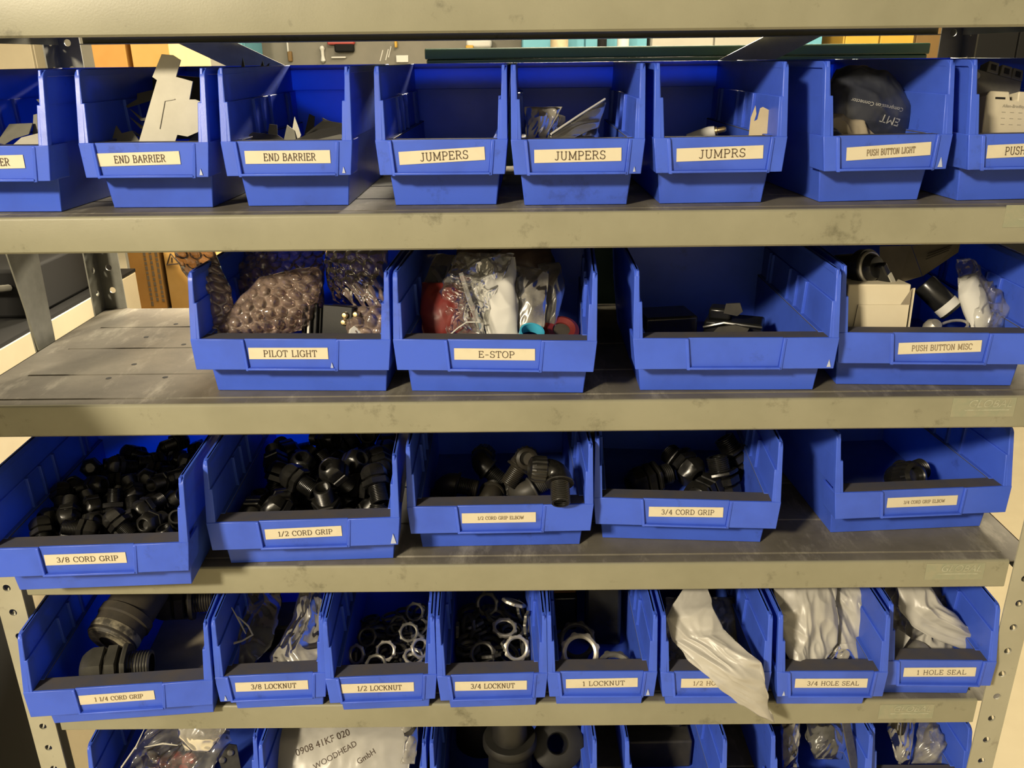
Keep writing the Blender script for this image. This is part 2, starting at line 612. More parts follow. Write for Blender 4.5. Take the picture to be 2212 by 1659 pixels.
# worn maker's transfers on the shelf fronts
M_LOGO = mat('worn pale transfer', (.44, .45, .34), .5, 0, .5, var=(.34, .34, .24), scale=160, lo=.35, hi=.6)
M_LOGO2 = mat('faded grey green transfer', (.285, .30, .21), .45, 0, .5, var=(.325, .315, .22), scale=120, lo=.4, hi=.65)
for i, px, py in ((1, 2245, 462), (2, 2125, 876), (3, 2063, 1231), (4, 1958, 1534)):
    p = at(px, py, y=0)
    pl = MB()
    pl.box(-.034, .034, -.0004, 0, -.011, .011)
    o = pl.build('maker_transfer', M_LOGO2, shelves[i], TR((p.x, 0, p.z - SZ[i] - .002)))
    sans('GLOBAL', .046, 'lettering', M_LOGO, o, TR((.006, -.0006, .004)), shear=.3)
    ln = MB()
    ln.box(-.024, .024, -.0007, -.0004, -.0037, -.0022)
    ln.build('underline', M_LOGO, o, TR((.004, 0, 0)))

# ------------------------------------------------------------------ bins
def tub(half_base, half_shoulder, half_top):
    """moulded hopper-front bin; origin on the shelf under the middle of the front wall, back towards +y"""
    hb, hs, ht = half_base, half_shoulder, half_top
    H, L, ZB, ZL = .136, .262, .034, .0675
    b = MB()

    def yf(z):
        return -.023 + (z - ZL) * .016 / .0685

    # bottom
    b.hexa([(-hb, 0, 0), (hb, 0, 0), (hb - .001, L - .012, 0), (-hb + .001, L - .012, 0),
            (-hb, 0, .003), (hb, 0, .003), (hb - .001, L - .012, .003), (-hb + .001, L - .012, .003)])
    # front wall under and behind the lip
    b.hexa([(-hb, 0, 0), (hb, 0, 0), (hb, .003, 0), (-hb, .003, 0),
            (-hs - .002, -.003, ZL - .001), (hs + .002, -.003, ZL - .001), (hs + .002, .001, ZL - .001), (-hs - .002, .001, ZL - .001)])
    for s in (-1, 1):
        # side wall in three storeys, each stepping in below
        def storey(z0, z1, o0, o1, i0, i1, y0, y1):
            A = [(s * o0, y0, z0), (s * i0, y0, z0), (s * i0, L - .006, z0), (s * o0, L - .006, z0)]
            B = [(s * o1, y1, z1), (s * i1, y1, z1), (s * i1, L - .001, z1), (s * o1, L - .001, z1)]
            b.hexa(A + B if s < 0 else [A[1], A[0], A[3], A[2], B[1], B[0], B[3], B[2]])
        o1, o2 = hs + .004, hs + .006
        storey(0, ZL, hb, o1, hb - .004, o1 - .0098, 0, -.002)
        storey(ZL - .001, .1045, o1, o2, o1 - .0050, o2 - .0056, yf(ZL), yf(.1045))
        storey(.1035, H, o2, ht - .002, o2 - .0032, ht - .0050, yf(.1045), yf(H))
        # divider ribs on the inner face
        for y in (.066, .098, .130, .205, .218):
            xa, xb = sorted((s * (o1 - .0082), s * (o1 - .004)))
            xc, xd = sorted((s * (o2 - .0086), s * (o2 - .004)))
            b.hexa([(xa, y, ZL - .001), (xb, y, ZL - .001), (xb, y + .005, ZL - .001), (xa, y + .005, ZL - .001),
                    (xc, y, .1045), (xd, y, .1045), (xd, y + .005, .1045), (xc, y + .005, .1045)])
        # rim: up the front edge, round the corner, back along the top
        path = []
        for z, wi in ((ZL - .0015, .0070), (.100, .0070), (.1035, .0054), (H - .010, .0054)):
            path.append((yf(z), z, wi, 0))
        yc, zc = yf(H - .010) + .010, H - .010
        for a in (25, 50, 75, 90):
            path.append((yc - .010 * math.cos(R(a)), zc + .010 * math.sin(R(a)), .0054, R(a)))
        path.append((L, H, .0050, R(90)))
        loops = []
        for y, z, wi, a in path:
            # outer edge widens with height; the rim is 7 mm deep behind its face
            xo = hs + .0092 + (ht - hs - .0092) * (z - ZL) / (H - ZL)
            dy, dz = math.cos(a) * .0065, -math.sin(a) * .0065
            q = [(s * xo, y, z), (s * (xo - wi), y, z), (s * (xo - wi), y + dy, z + dz), (s * xo, y + dy, z + dz)]
            loops.append(q)
        b.loft(loops)
        # wing of the front band and its small corner gusset
        xo0, xo1 = hs + .0062, hs + .0095
        xi0, xi1 = .0465, .0495
        A = [(s * xi0, -.0265, ZB), (s * xo0, -.0265, ZB), (s * xo0, -.0235, ZB), (s * xi0, -.0235, ZB)]
        B = [(s * xi1, -.0245, ZL), (s * xo1, -.0235, ZL), (s * xo1, -.0205, ZL), (s * xi1, -.0215, ZL)]
        b.hexa(A + B if s > 0 else [A[1], A[0], A[3], A[2], B[1], B[0], B[3], B[2]])
        # wing return to the side wall
        A = [(s * (xo0 - .003), -.0255, ZB), (s * xo0, -.0255, ZB), (s * xo0, .010, ZB), (s * (xo0 - .003), .010, ZB)]
        B = [(s * (xo1 - .003), -.0225, ZL), (s * xo1, -.0225, ZL), (s * xo1, .012, ZL), (s * (xo1 - .003), .012, ZL)]
        b.hexa(A + B if s > 0 else [A[1], A[0], A[3], A[2], B[1], B[0], B[3], B[2]])
        # raised ribs that flank the label pocket
        A = [(s * xi0, -.0285, ZB - .001), (s * (xi0 + .0035), -.0275, ZB - .001), (s * (xi0 + .0035), -.0240, ZB), (s * xi0, -.0240, ZB)]
        B = [(s * xi1, -.0255, ZL - .001), (s * (xi1 + .0035), -.0250, ZL - .001), (s * (xi1 + .0035), -.0220, ZL), (s * xi1, -.0220, ZL)]
        b.hexa(A + B if s > 0 else [A[1], A[0], A[3], A[2], B[1], B[0], B[3], B[2]])
    # label pocket between the ribs, with its bottom ledge and top edge
    b.hexa([(-.0467, -.0245, ZB + .002), (.0467, -.0245, ZB + .002), (.0467, -.0215, ZB + .002), (-.0467, -.0215, ZB + .002),
            (-.0497, -.0228, ZL), (.0497, -.0228, ZL), (.0497, -.0200, ZL), (-.0497, -.0200, ZL)])
    b.box(-.0478, .0478, -.0290, -.0215, ZB, ZB + .0024)
    # underside of the band
    b.hexa([(-hs - .006, -.0235, ZB), (hs + .006, -.0235, ZB), (hs + .004, .0, ZB), (-hs - .004, .0, ZB),
            (-hs - .006, -.0235, ZB + .0022), (hs + .006, -.0235, ZB + .0022), (hs + .004, .0, ZB + .0022), (-hs - .004, .0, ZB + .0022)])
    # back wall, stepped once under its top
    b.hexa([(-hb + .001, L - .012, 0), (hb - .001, L - .012, 0), (hb - .001, L - .009, 0), (-hb + .001, L - .009, 0),
            (-hs - .006, L - .0045, .106), (hs + .006, L - .0045, .106), (hs + .006, L - .0015, .106), (-hs - .006, L - .0015, .106)])
    b.hexa([(-hs - .006, L - .0030, .105), (hs + .006, L - .0030, .105), (hs + .006, L, .105), (-hs - .006, L, .105),
            (-ht + .003, L - .0030, H - .003), (ht - .003, L - .0030, H - .003), (ht - .003, L, H - .003), (-ht + .003, L, H - .003)])
    b.box(-ht + .002, ht - .002, L - .004, L + .004, H - .006, H)
    # flat dusty top of the lip
    b.cur = 1
    b.hexa([(-hs - .0085, -.0215, ZL - .003), (hs + .0085, -.0215, ZL - .003), (hs + .001, .0015, ZL - .003), (-hs - .001, .0015, ZL - .003),
            (-hs - .0085, -.0215, ZL - .0002), (hs + .0085, -.0215, ZL - .0002), (hs + .001, .0015, ZL - .0008), (-hs - .001, .0015, ZL - .0008)])
    for s in (-1, 1):
        x0, x1 = s * (hs + .0040 - .0101), s * (hs + .0040 - .0045)
        b.box(min(x0, x1), max(x0, x1), .0, L - .006, ZL - .0016, ZL - .0003)
    return b


proto = {'n': tub(.0525, .0562, .0652).mesh('storage_bin', [M_BLUE, M_DUST], 40),
         'w': tub(.0945, .0980, .1068).mesh('storage_bin', [M_BLUE, M_DUST], 40)}
BINS = {}
# key: type, shelf, x, y, yaw, label text, text width, text height, label offset, tilt, faded ink, words for the thing's label
BIN_ROWS = [
    ('B1', 'n', 1, -.5115, .0330, -2.5, 'END BARRIER', .052, .0068, -.004, 1, 0, 'blue bin of grey plates at the open end of the upper shelf'),
    ('B2', 'n', 1, -.3624, .0503, -2.3, 'END BARRIER', .052, .0068, -.0075, 1.3, 0, 'blue END BARRIER bin with a tall pale plate standing up out of it'),
    ('B3', 'n', 1, -.2219, .0529, -.55, 'END BARRIER', .052, .0068, 0, 0, 0, 'blue END BARRIER bin with a low heap of dark plates in it'),
    ('B4', 'n', 1, -.0673, .0480, -1.29, 'JUMPERS', .048, .0076, 0, 2.9, 0, 'empty blue JUMPERS bin'),
    ('B5', 'n', 1, .0666, .0392, -.7, 'JUMPERS', .050, .0076, 0, .9, 0, 'blue JUMPERS bin holding clear bags'),
    ('B6', 'n', 1, .2059, .0420, .9, 'JUMPRS', .046, .0076, 0, 1.5, 0, 'blue bin labelled JUMPRS with a torn paper tag in it'),
    ('B7', 'n', 1, .3698, .0451, 4.21, 'PUSH BUTTON LIGHT', .049, .0056, .002, 2.7, 1, 'blue PUSH BUTTON LIGHT bin holding a dark printed bag'),
    ('B8', 'n', 1, .5116, .0438, 3.5, 'PUSH', .0205, .0072, -.002, 1.5, 0, 'blue PUSH bin holding a cream relay, last on the upper shelf'),
    ('C1', 'w', 2, -.2347, .0371, -2.28, 'PILOT LIGHT', .0575, .0068, -.003, .2, 0, 'wide blue PILOT LIGHT bin overflowing with bubble wrap'),
    ('C2', 'w', 2, -.0174, .0275, -3.41, 'E-STOP', .038, .0067, 0, 0, 0, 'wide blue E-STOP bin stuffed with clear and red packets'),
    ('C3', 'w', 2, .2346, .0265, -.97, None, 0, 0, 0, 0, 0, 'wide blue bin without a label, black parts deep inside it'),
    ('C4', 'w', 2, .4546, .0358, -3.01, 'PUSH BUTTON MISC', .062, .0060, 0, 2.5, 1, 'wide blue PUSH BUTTON MISC bin with a white carton in front'),
    ('D1', 'w', 3, -.4570, -.0373, 2.72, '3/8 CORD GRIP', .0645, .0058, -.003, 0, 0, 'wide blue 3/8 CORD GRIP bin jutting out over the shelf edge'),
    ('D2', 'w', 3, -.2368, .0124, 2.31, '1/2 CORD GRIP', .0605, .0058, -.001, 1.2, 0, 'wide blue 1/2 CORD GRIP bin full of black cord grips'),
    ('D3', 'w', 3, -.0161, .0416, .90, '1/2 CORD GRIP ELBOW', .053, .0040, -.002, 0, 1, 'wide blue 1/2 CORD GRIP ELBOW bin with one elbow hanging over its lip'),
    ('D4', 'w', 3, .2015, .0506, -4.12, '3/4 CORD GRIP', .0605, .0060, 0, 1, 0, 'wide blue 3/4 CORD GRIP bin holding large black cord grips'),
    ('D5', 'w', 3, .4817, .0703, 3.64, '3/4 CORD GRIP ELBOW', .050, .0040, 0, 0, 1, 'wide blue 3/4 CORD GRIP ELBOW bin, almost empty, beside the post'),
    ('E1', 'w', 4, -.4666, -.0188, 5.06, '1 1/4 CORD GRIP', .055, .0054, -.004, .4, 1, 'wide blue 1 1/4 CORD GRIP bin overlapping the post'),
    ('E2', 'n', 4, -.2925, -.0015, 3.25, '3/8 LOCKNUT', .053, .0065, 0, -.8, 0, 'blue 3/8 LOCKNUT bin holding two clear bags'),
    ('E3', 'n', 4, -.1603, -.0059, 2.87, '1/2 LOCKNUT', .052, .0065, -.005, -1, 0, 'blue 1/2 LOCKNUT bin full of small metal ring nuts'),
    ('E4', 'n', 4, -.0285, -.0043, 1.98, '3/4 LOCKNUT', .052, .0065, -.002, -1, 0, 'blue 3/4 LOCKNUT bin full of larger metal ring nuts'),
    ('E5', 'n', 4, .1024, -.0014, -.26, '1 LOCKNUT', .050, .0060, 0, 1, 0, 'blue 1 LOCKNUT bin with a black box and a few big nuts'),
    ('E6', 'n', 4, .2372, -.0030, -.20, '1/2 HOLE SEAL', .061, .0056, .002, 0, 1, 'blue 1/2 HOLE SEAL bin with a long white bag trailing out'),
    ('E7', 'n', 4, .3742, -.0050, -.57, '3/4 HOLE SEAL', .061, .0056, 0, 0, 0, 'blue 3/4 HOLE SEAL bin stuffed with crumpled white bags'),
    ('E8', 'n', 4, .5113, .0127, -1.5, '1 HOLE SEAL', .0585, .0060, 0, 1, 0, 'blue 1 HOLE SEAL bin next to the perforated post'),
    ('F1', 'w', 5, -.4422, .0175, 3.76, None, 0, 0, 0, 0, 0, 'wide blue bin on the lowest shelf holding a clear bag of red parts'),
    ('F2', 'w', 5, -.2224, .0106, .22, None, 0, 0, 0, 0, 0, 'wide blue bin on the lowest shelf holding a printed white bag'),
    ('F3', 'w', 5, -.0045, .0121, .9, None, 0, 0, 0, 0, 0, 'wide blue bin on the lowest shelf holding big black pipe fittings'),
    ('F4', 'n', 5, .2034, .0121, .82, None, 0, 0, 0, 0, 0, 'narrow blue bin on the lowest shelf with a dark cylinder in it'),
    ('F5', 'n', 5, .3917, .0187, .13, None, 0, 0, 0, 0, 0, 'narrow blue bin on the lowest shelf with crumpled bags and a metal strip'),
    ('F6', 'n', 5, .5240, .0300, -.4, None, 0, 0, 0, 0, 0, 'narrow blue bin on the lowest shelf tucked behind the post'),
]
for key, ty, sh, x, y, yaw, text, tw, th, dx, tilt, faded, words_ in BIN_ROWS:
    M = TR((x, y, SZ[sh] + .0004), (0, 0, R(yaw)))
    o = thing('storage_bin', words_, 'storage bin', M, 'blue storage bins on the shelves')
    BINS[key] = o
    t = bpy.data.objects.new('tub', proto[ty])
    COL.objects.link(t)
    t.parent = o
    bv = t.modifiers.new('bevel', 'BEVEL')
    bv.width, bv.segments, bv.limit_method, bv.angle_limit = .0009, 2, 'ANGLE', R(40)
    if text:
        c = MB()
        c.box(-.0427, .0427, -.0004, 0, -.0063, .0063)
        lab = c.build('label_tape', M_CARD, o, TR((dx, -.0239, .0520), (R(-3), R(-tilt), 0)))
        lt = lettering(text, tw, th, pen=.10 if not faded else .12)
        off = -.0145 if key == 'B8' else .002
        lt.build('lettering', M_INKF if faded else M_INK, lab, TR((off, -.0006, 0)), smooth=0, recalc=False)

M_PALEMARK = mat('pale blue mark', (.50, .56, .72), .5, 0, .5, var=(.40, .46, .66), scale=200)  # small pale patches on the front bands of some bins
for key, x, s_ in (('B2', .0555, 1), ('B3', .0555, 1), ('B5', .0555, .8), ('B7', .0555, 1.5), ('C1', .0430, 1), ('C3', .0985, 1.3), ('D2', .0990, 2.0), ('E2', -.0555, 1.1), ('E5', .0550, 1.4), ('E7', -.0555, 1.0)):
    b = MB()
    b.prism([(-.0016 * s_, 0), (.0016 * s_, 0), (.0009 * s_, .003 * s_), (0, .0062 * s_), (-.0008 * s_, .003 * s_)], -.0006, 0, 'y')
    b.build('pale_mark', M_PALEMARK, BINS[key], TR((x, -.0266 if abs(x) > .05 else -.0250, .0362), (R(-3), 0, 0)))


def inbin(key, x, y, z):
    """world point from a bin's own coordinates"""
    return BINS[key].matrix_world @ Vector((x, y, z))


bpy.context.view_layer.update()
# ------------------------------------------------------------------ fittings: prototypes
M_BLACK = mat('black nylon', (.007, .007, .0065), .26, 0, .5, var=(.014, .013, .011), scale=60, bump=.05, bscale=600, rvar=.15)
M_BLACKM = mat('dull black nylon', (.030, .029, .026), .5, 0, .45, var=(.055, .050, .040), scale=45)
M_BROWNB = mat('dusty black nylon', (.032, .027, .019), .40, 0, .5, var=(.017, .016, .012), scale=50)
M_ZINC = mat('zinc plated steel', (.50, .48, .43), .40, .55, .5, var=(.36, .34, .29), scale=80)
M_GREYN = mat('grey cast ring metal', (.17, .165, .14), .45, .4, .5, var=(.11, .105, .09), scale=70)
M_DARKN = mat('dark cast ring metal', (.042, .040, .036), .42, .2, .5, var=(.065, .062, .054), scale=70)
STORE = Matrix.Translation((0, 0, 0))


def hexr(flat=1.0, blend=1.0):
    def f(a, r, z):
        k = (a + math.pi / 6) % (math.pi / 3) - math.pi / 6
        return r * ((1 - blend) + blend * flat / math.cos(k))
    return f


def thread_mesh(r, z0, z1, pitch, bore=.72, n=22):
    b = MB()
    p, z, k = [], z0, 0
    p.append((r * bore, z1))
    p.append((r * bore, z0))
    p.append((r * .92, z0))
    nt = int(abs(z1 - z0) / pitch)
    for i in range(nt):
        za = z0 + (z1 - z0) * (i + .15) / nt
        zb = z0 + (z1 - z0) * (i + .5) / nt
        zc = z0 + (z1 - z0) * (i + .85) / nt
        p += [(r * .93, za), (r, zb), (r * .93, zc)]
    p += [(r * .93, z1), (r * bore, z1)]
    b.lathe(p[1:], n)
    b.lathe([(0, (z0 + z1) / 2 + (z1 - z0) * .3), (r * bore * 1.01, (z0 + z1) / 2 + (z1 - z0) * .3)], n)
    return b


def make_grip(r, name='cord_grip', m=None, rings=False):
    """strain relief: threaded end, hexagon body, sealing ring and domed hexagon nut; origin in the hexagon"""
    m = m or M_BLACK
    o = thing(name, '', 'cord grip')
    thread_mesh(r, -2.3 * r, -.3 * r, .17 * r).build('thread', m, o, smooth=30)
    h = MB()
    h.lathe([(0, -.36 * r), (1.22 * r, -.36 * r), (1.36 * r, -.28 * r), (1.36 * r, .30 * r), (1.24 * r, .38 * r), (0, .38 * r)], 36, rfun=hexr())
    h.build('hex_body', m, o, smooth=25)
    s = MB()
    s.lathe([(0, .36 * r), (1.12 * r, .36 * r), (1.18 * r, .46 * r), (1.12 * r, .56 * r), (0, .56 * r)], 26)
    s.build('sealing_ring', m, o)
    c = MB()

    def rf(a, rr, z):
        t = min(max((z - 1.2 * r) / (.9 * r), 0), 1)
        return hexr(1.0, 1 - t)(a, rr, z)
    c.lathe([(0, .54 * r), (1.2 * r, .54 * r), (1.32 * r, .62 * r), (1.32 * r, 1.25 * r), (1.28 * r, 1.45 * r), (1.16 * r, 1.75 * r), (.98 * r, 1.98 * r), (.80 * r, 2.06 * r),
             (.72 * r, 2.02 * r), (.68 * r, 1.85 * r), (.66 * r, 1.3 * r), (0, 1.3 * r)], 36, rfun=rf)
    c.build('dome_nut', m, o, smooth=28)
    if rings:
        g = MB()
        g.lathe([(.98 * r, -.62 * r), (1.45 * r, -.62 * r), (1.5 * r, -.72 * r), (1.45 * r, -.92 * r), (.98 * r, -.92 * r)], 36, rfun=hexr(1.0, .6))
        g.build('lock_ring', m, o, smooth=28)
    return o


def make_elbow(r, m=None):
    """ninety-degree strain relief: threaded spigot with collar along -z, domed elbow, ribbed nut along +x"""
    m = m or M_BROWNB
    o = thing('cord_grip_elbow', '', 'cord grip')
    thread_mesh(r, -2.5 * r, -.25 * r, .2 * r).build('thread', m, o, smooth=30)
    k = MB()
    k.lathe([(0, -.3 * r), (1.42 * r, -.3 * r), (1.5 * r, -.2 * r), (1.42 * r, 0), (0, 0)], 28)
    k.build('collar', m, o)
    d = MB()
    pts, rad = [], []
    for i in range(9):
        a = R(90 * i / 8)
        pts.append((1.2 * r * (1 - math.cos(a)), 0, 1.25 * r * math.sin(a)))
        rad.append(1.3 * r - .12 * r * i / 8)
    pts = [(0, 0, -.02 * r)] + pts + [(1.5 * r, 0, 1.25 * r)]
    rad = [1.3 * r] + rad + [1.15 * r]
    d.tube(pts, rad, 24)
    d.lathe([(0, .95 * r), (.8 * r, .9 * r), (1.2 * r, .5 * r), (1.3 * r, 0)], 24)
    d.build('elbow_body', m, o, smooth=50)
    c = MB()
    Mx = Matrix.Translation((1.4 * r, 0, 1.25 * r)) @ Matrix.Rotation(R(90), 4, 'Y')

    def rib(a, rr, z):
        return rr * (1 + .035 * (1 if math.sin(a * 16) > 0 else -1)) if z < 1.3 * r and rr > r else rr
    c.lathe([(0, 0), (1.3 * r, 0), (1.38 * r, .1 * r), (1.36 * r, 1.2 * r), (1.2 * r, 1.6 * r), (.85 * r, 1.8 * r), (.75 * r, 1.7 * r), (.7 * r, 1.2 * r), (0, 1.2 * r)], 64, Mx, rib)
    c.build('ribbed_nut', m, o, smooth=25)
    return o


def make_locknut(r, m, name='lock_nut', tabs=8):
    """flat ring nut with a threaded bore and square lugs around its rim; axis z"""
    b = MB()
    n = tabs * 6

    def rf(a, rr, z):
        if rr > .95 * r:
            k = (a * tabs / (2 * math.pi)) % 1
            return rr * (1.07 if k < .30 else .985)
        return rr
    p = [(.74 * r, -.10 * r), (.80 * r, -.14 * r), (.92 * r, -.14 * r), (1.0 * r, -.10 * r), (1.0 * r, .10 * r), (.93 * r, .16 * r), (.84 * r, .17 * r), (.76 * r, .13 * r)]
    for i in range(3):
        p += [(.72 * r, .11 * r - i * .08 * r), (.76 * r, .07 * r - i * .08 * r)]
    p.append(p[0])
    b.lathe(p, n, rfun=rf)
    return b.mesh(name, m, 30)


GR = {'s': make_grip(.0085), 'm': make_grip(.0110), 'l': make_grip(.0140, rings=True), 'x': make_grip(.0185, m=M_BROWNB, rings=True)}
ELB = make_elbow(.0112)
NUT = {}
for k, r in (('a', .0128), ('b', .0160), ('c', .0240)):
    for mn, mm in (('z', M_ZINC), ('g', M_GREYN), ('d', M_DARKN)):
        NUT[k + mn] = make_locknut(r, mm)
PROTOS = list(GR.values()) + [ELB]


def place(proto, M, label, group=None, cat=None):
    """a new thing: a copy of a fitting with its parts, or of a ring nut mesh"""
    if isinstance(proto, bpy.types.Mesh):
        o = bpy.data.objects.new(proto.name.split('.')[0], proto)
        COL.objects.link(o)
        o.matrix_world = M
        return tag(o, label, cat or 'lock nut', group)
    c = copy_tree(proto, M, label, group)
    return c


def rehang(o, m):
    """give every part of one copy its own material"""
    for ch in o.children:
        ch.data = ch.data.copy()
        ch.data.materials[0] = m


G_D1, G_D2 = 'black cord grips heaped in the 3/8 bin', 'black cord grips heaped in the 1/2 bin'
G_D3, G_D4 = 'black elbows in the 1/2 elbow bin', 'large black cord grips in the 3/4 bin'
G_E3, G_E4 = 'ring nuts heaped in the 1/2 LOCKNUT bin', 'ring nuts heaped in the 3/4 LOCKNUT bin'

# hand-placed: proto, photo position, height over the shelf, axis, spin, label, group
S3, S4 = SZ[3], SZ[4]
FIX = [
    ('s', 352, 1092, S3 + .040, (.62, .25, .50), .3, 'black cord grip lying aslant by the wall of the 3/8 CORD GRIP bin', G_D1),
    ('s', 378, 1128, S3 + .030, (-.8, .45, .1), .8, 'black cord grip crossing under the aslant one in the 3/8 CORD GRIP bin', G_D1),
    ('s', 345, 1020, S3 + .058, (-.98, -.15, .05), .2, 'shiny black cord grip lying level high on the heap in the 3/8 bin', G_D1),
    ('s', 127, 1092, S3 + .034, (.1, -.75, .6), .2, 'cord grip with glossy dome facing out, by the bare wall of the 3/8 bin', G_D1),
    ('s', 205, 1058, S3 + .040, (-.3, -.6, .7), .5, 'black cord grip with its dome up at the middle of the 3/8 heap', G_D1),
    ('s', 258, 1056, S3 + .044, (.3, -.5, .8), .1, 'cord grip standing dome up in front of the shiny level one, 3/8 bin', G_D1),
    ('m', 704, 1084, S3 + .052, (.04, .34, -.94), .2, 'cord grip standing thread up just behind the 1/2 CORD GRIP label', G_D2),
    ('m', 712, 1040, S3 + .054, (-.1, .45, -.9), .5, 'cord grip with open thread up, second behind the 1/2 CORD GRIP label', G_D2),
    ('m', 790, 1052, S3 + .050, (-.97, .12, .14), .1, 'cord grip lying level in the 1/2 bin with its thread against the wall', G_D2),
    ('m', 800, 1100, S3 + .026, (-.5, .5, -.72), .2, 'cord grip half sunk at the lip corner of the 1/2 CORD GRIP bin', G_D2),
    ('m', 600, 1036, S3 + .050, (.3, .5, .78), .0, 'cord grip with a bright flat, nearest the bare wall of the 1/2 bin', G_D2),
    ('m', 655, 1012, S3 + .058, (.1, -.35, .93), .4, 'black cord grip standing dome up on top of the 1/2 heap', G_D2),
    ('l', 1400, 1036, S3 + .030, (-.93, -.32, -.12), .25, 'black cord grip with a lock ring lying level in the 3/4 bin', G_D4),
    ('l', 1560, 1038, S3 + .036, (.22, -.30, -.93), .3, 'black cord grip standing thread up in the 3/4 bin', G_D4),
    ('l', 1590, 990, S3 + .046, (.5, -.3, -.8), .1, 'black cord grip behind the upright one in the 3/4 bin', G_D4),
    ('l', 1478, 1006, S3 + .034, (.5, -.8, -.2), .4, 'black cord grip in the shade behind the level one in the 3/4 bin', G_D4),
    ('l', 1520, 1066, S3 + .028, (.7, .7, .1), .6, 'black cord grip lying low between the other two in the 3/4 bin', G_D4),
]
for kx, px, py, z, ax, sp, lb, g in FIX:
    place(GR[kx], aim(at(px, py, z=z), ax, sp), lb, g)

EL = [  # photo position of the collar, height, axis of the nut arm (x) and of the spigot (-z)
    (1209, 1040, S3 + .094, (-.15, .80, .55), (.0, -.80, -.52), 'elbow with its threaded spout hanging out over the lip of the 1/2 elbow bin', M_BLACK),
    (985, 1046, S3 + .038, (-.9, .1, -.25), (.95, -.1, -.2), 'dusty brown elbow lying along the bare wall of the 1/2 elbow bin', M_BROWNB),
    (1052, 1012, S3 + .044, (-.3, .9, .3), (.75, -.25, -.6), 'elbow behind the dusty brown one, thread slanting down, in the elbow bin', M_BLACK),
    (1122, 1008, S3 + .058, (.55, .2, .8), (-.55, -.35, -.75), 'elbow with its ribbed nut raised at the back of the 1/2 elbow bin', M_BROWNB),
    (1062, 1066, S3 + .022, (-.4, .4, -.8), (.2, .95, .1), 'elbow low behind the label of the 1/2 elbow bin', M_BROWNB),
    (1148, 1058, S3 + .030, (-.85, .3, -.3), (.8, .3, .35), 'elbow lying under the overhanging one in the 1/2 elbow bin', M_BLACKM),
]


def frame(loc, xa, nz):
    z = -Vector(nz).normalized()
    x = Vector(xa)
    x = (x - z * x.dot(z)).normalized()
    y = z.cross(x)
    M = Matrix((x, y, z)).transposed().to_4x4()
    M.translation = loc
    return M


for px, py, z, xa, nz, lb, mm in EL:
    o = place(ELB, frame(at(px, py, z=z), xa, nz), lb, G_D3)
    rehang(o, mm)
o = place(ELB, frame(at(1950, 1028, z=S3 + .034), (.15, -.8, .5), (.9, .4, .1)), 'single elbow far back in the almost empty 3/4 elbow bin')
o.scale = (1.25, 1.25, 1.25)
rehang(o, M_BLACK)

# one-inch and larger grips
o = place(GR['x'], aim(at(250, 1442, z=S4 + .050), (-.985, -.16, .03), .26), 'large black cord grip lying level just behind the 1 1/4 label')
M_SHINE = mat('worn shiny black nylon', (.075, .072, .060), .30, .15, .6, var=(.045, .043, .036), scale=50)
rehang(o, M_SHINE)
o = place(GR['x'], aim(at(392, 1298, z=S4 + .046), (-.97, -.2, .05), .1), 'large black cord grip far back in the 1 1/4 bin, only its underside showing')
rehang(o, M_BROWNB)
b = MB()
b.lathe([(0, .002), (.016, .002), (.017, 0), (.030, 0), (.0325, .003), (.0325, .028), (.035, .030), (.035, .040), (.0325, .042), (.0325, .085), (0, .085)], 36)
M_GRIME = mat('grimy black rubber', (.06, .05, .035), .6, 0, .4, var=(.03, .027, .022), scale=30)
M_WORN = mat('flaking grey coating', (.36, .32, .22), .6, 0, .4, var=(.05, .045, .035), scale=28, lo=.45, hi=.58)
sock = thing('cable_sleeve', 'grimy black cylinder with a flaking end leaning in the 1 1/4 bin', 'cable sleeve', aim(at(238, 1388, z=S4 + .056), (.22, .80, .34)))
b.build('sleeve', M_GRIME, sock, smooth=35)
b = MB()
b.lathe([(.014, -.0012), (.029, -.0010), (.0318, .002), (.0335, .012), (.0330, .016)], 36)
b.build('flaked_rim', M_WORN, sock)
M_KRAFT = mat('dusty brown board', (.30, .26, .19), .8, 0, .3, var=(.21, .18, .13), scale=14)
b = MB()
b.box(-.052, .052, 0, .19, 0, .0016)
tag(b.build('cardboard_sheet', M_KRAFT, None, BINS['E1'].matrix_world @ TR((.034, .012, .0034))), 'dusty brown board lying flat on the floor of the 1 1/4 bin', 'board')

# big nuts and the rest of the one-inch bin
place(NUT['cz'], aim(at(1253, 1410, z=S4 + .050), (.05, -.72, .69), .2), 'biggest bright ring nut leaning on the lip of the 1 LOCKNUT bin', 'ring nuts in the 1 LOCKNUT bin')
place(NUT['cd'], aim(at(1246, 1384, z=S4 + .040), (-.1, -.8, .6), .5), 'dark ring nut standing behind the bright one in the 1 LOCKNUT bin', 'ring nuts in the 1 LOCKNUT bin')
place(NUT['cg'], aim(at(1330, 1446, z=S4 + .040), (.1, -.35, .93), .1), 'grey ring nut half hidden by the lip under the black box', 'ring nuts in the 1 LOCKNUT bin')
M_GBLK = mat('glossy black plastic', (.009, .0095, .010), .24, 0, .45, var=(.016, .016, .016), scale=25)
bx = thing('plastic_box', 'black plastic box with rounded edges standing in the 1 LOCKNUT bin', 'box', TR(inbin('E5', .015, .115, .004), (R(-14), 0, R(-3))))
b = MB()
b.box(-.024, .024, -.012, .014, 0, .092)
b.build('case', M_GBLK, bx, bevel=.005, seg=3)
b = MB()
b.box(-.0255, .0255, -.0135, .0155, .094, .106)
b.build('lid', M_GBLK, bx, bevel=.004, seg=3)
M_WOOD = mat('dark stained wood', (.16, .075, .025), .6, 0, .4, var=(.09, .04, .015), scale=40)
b = MB()
b.box(-.017, .017, 0, .012, 0, .017)
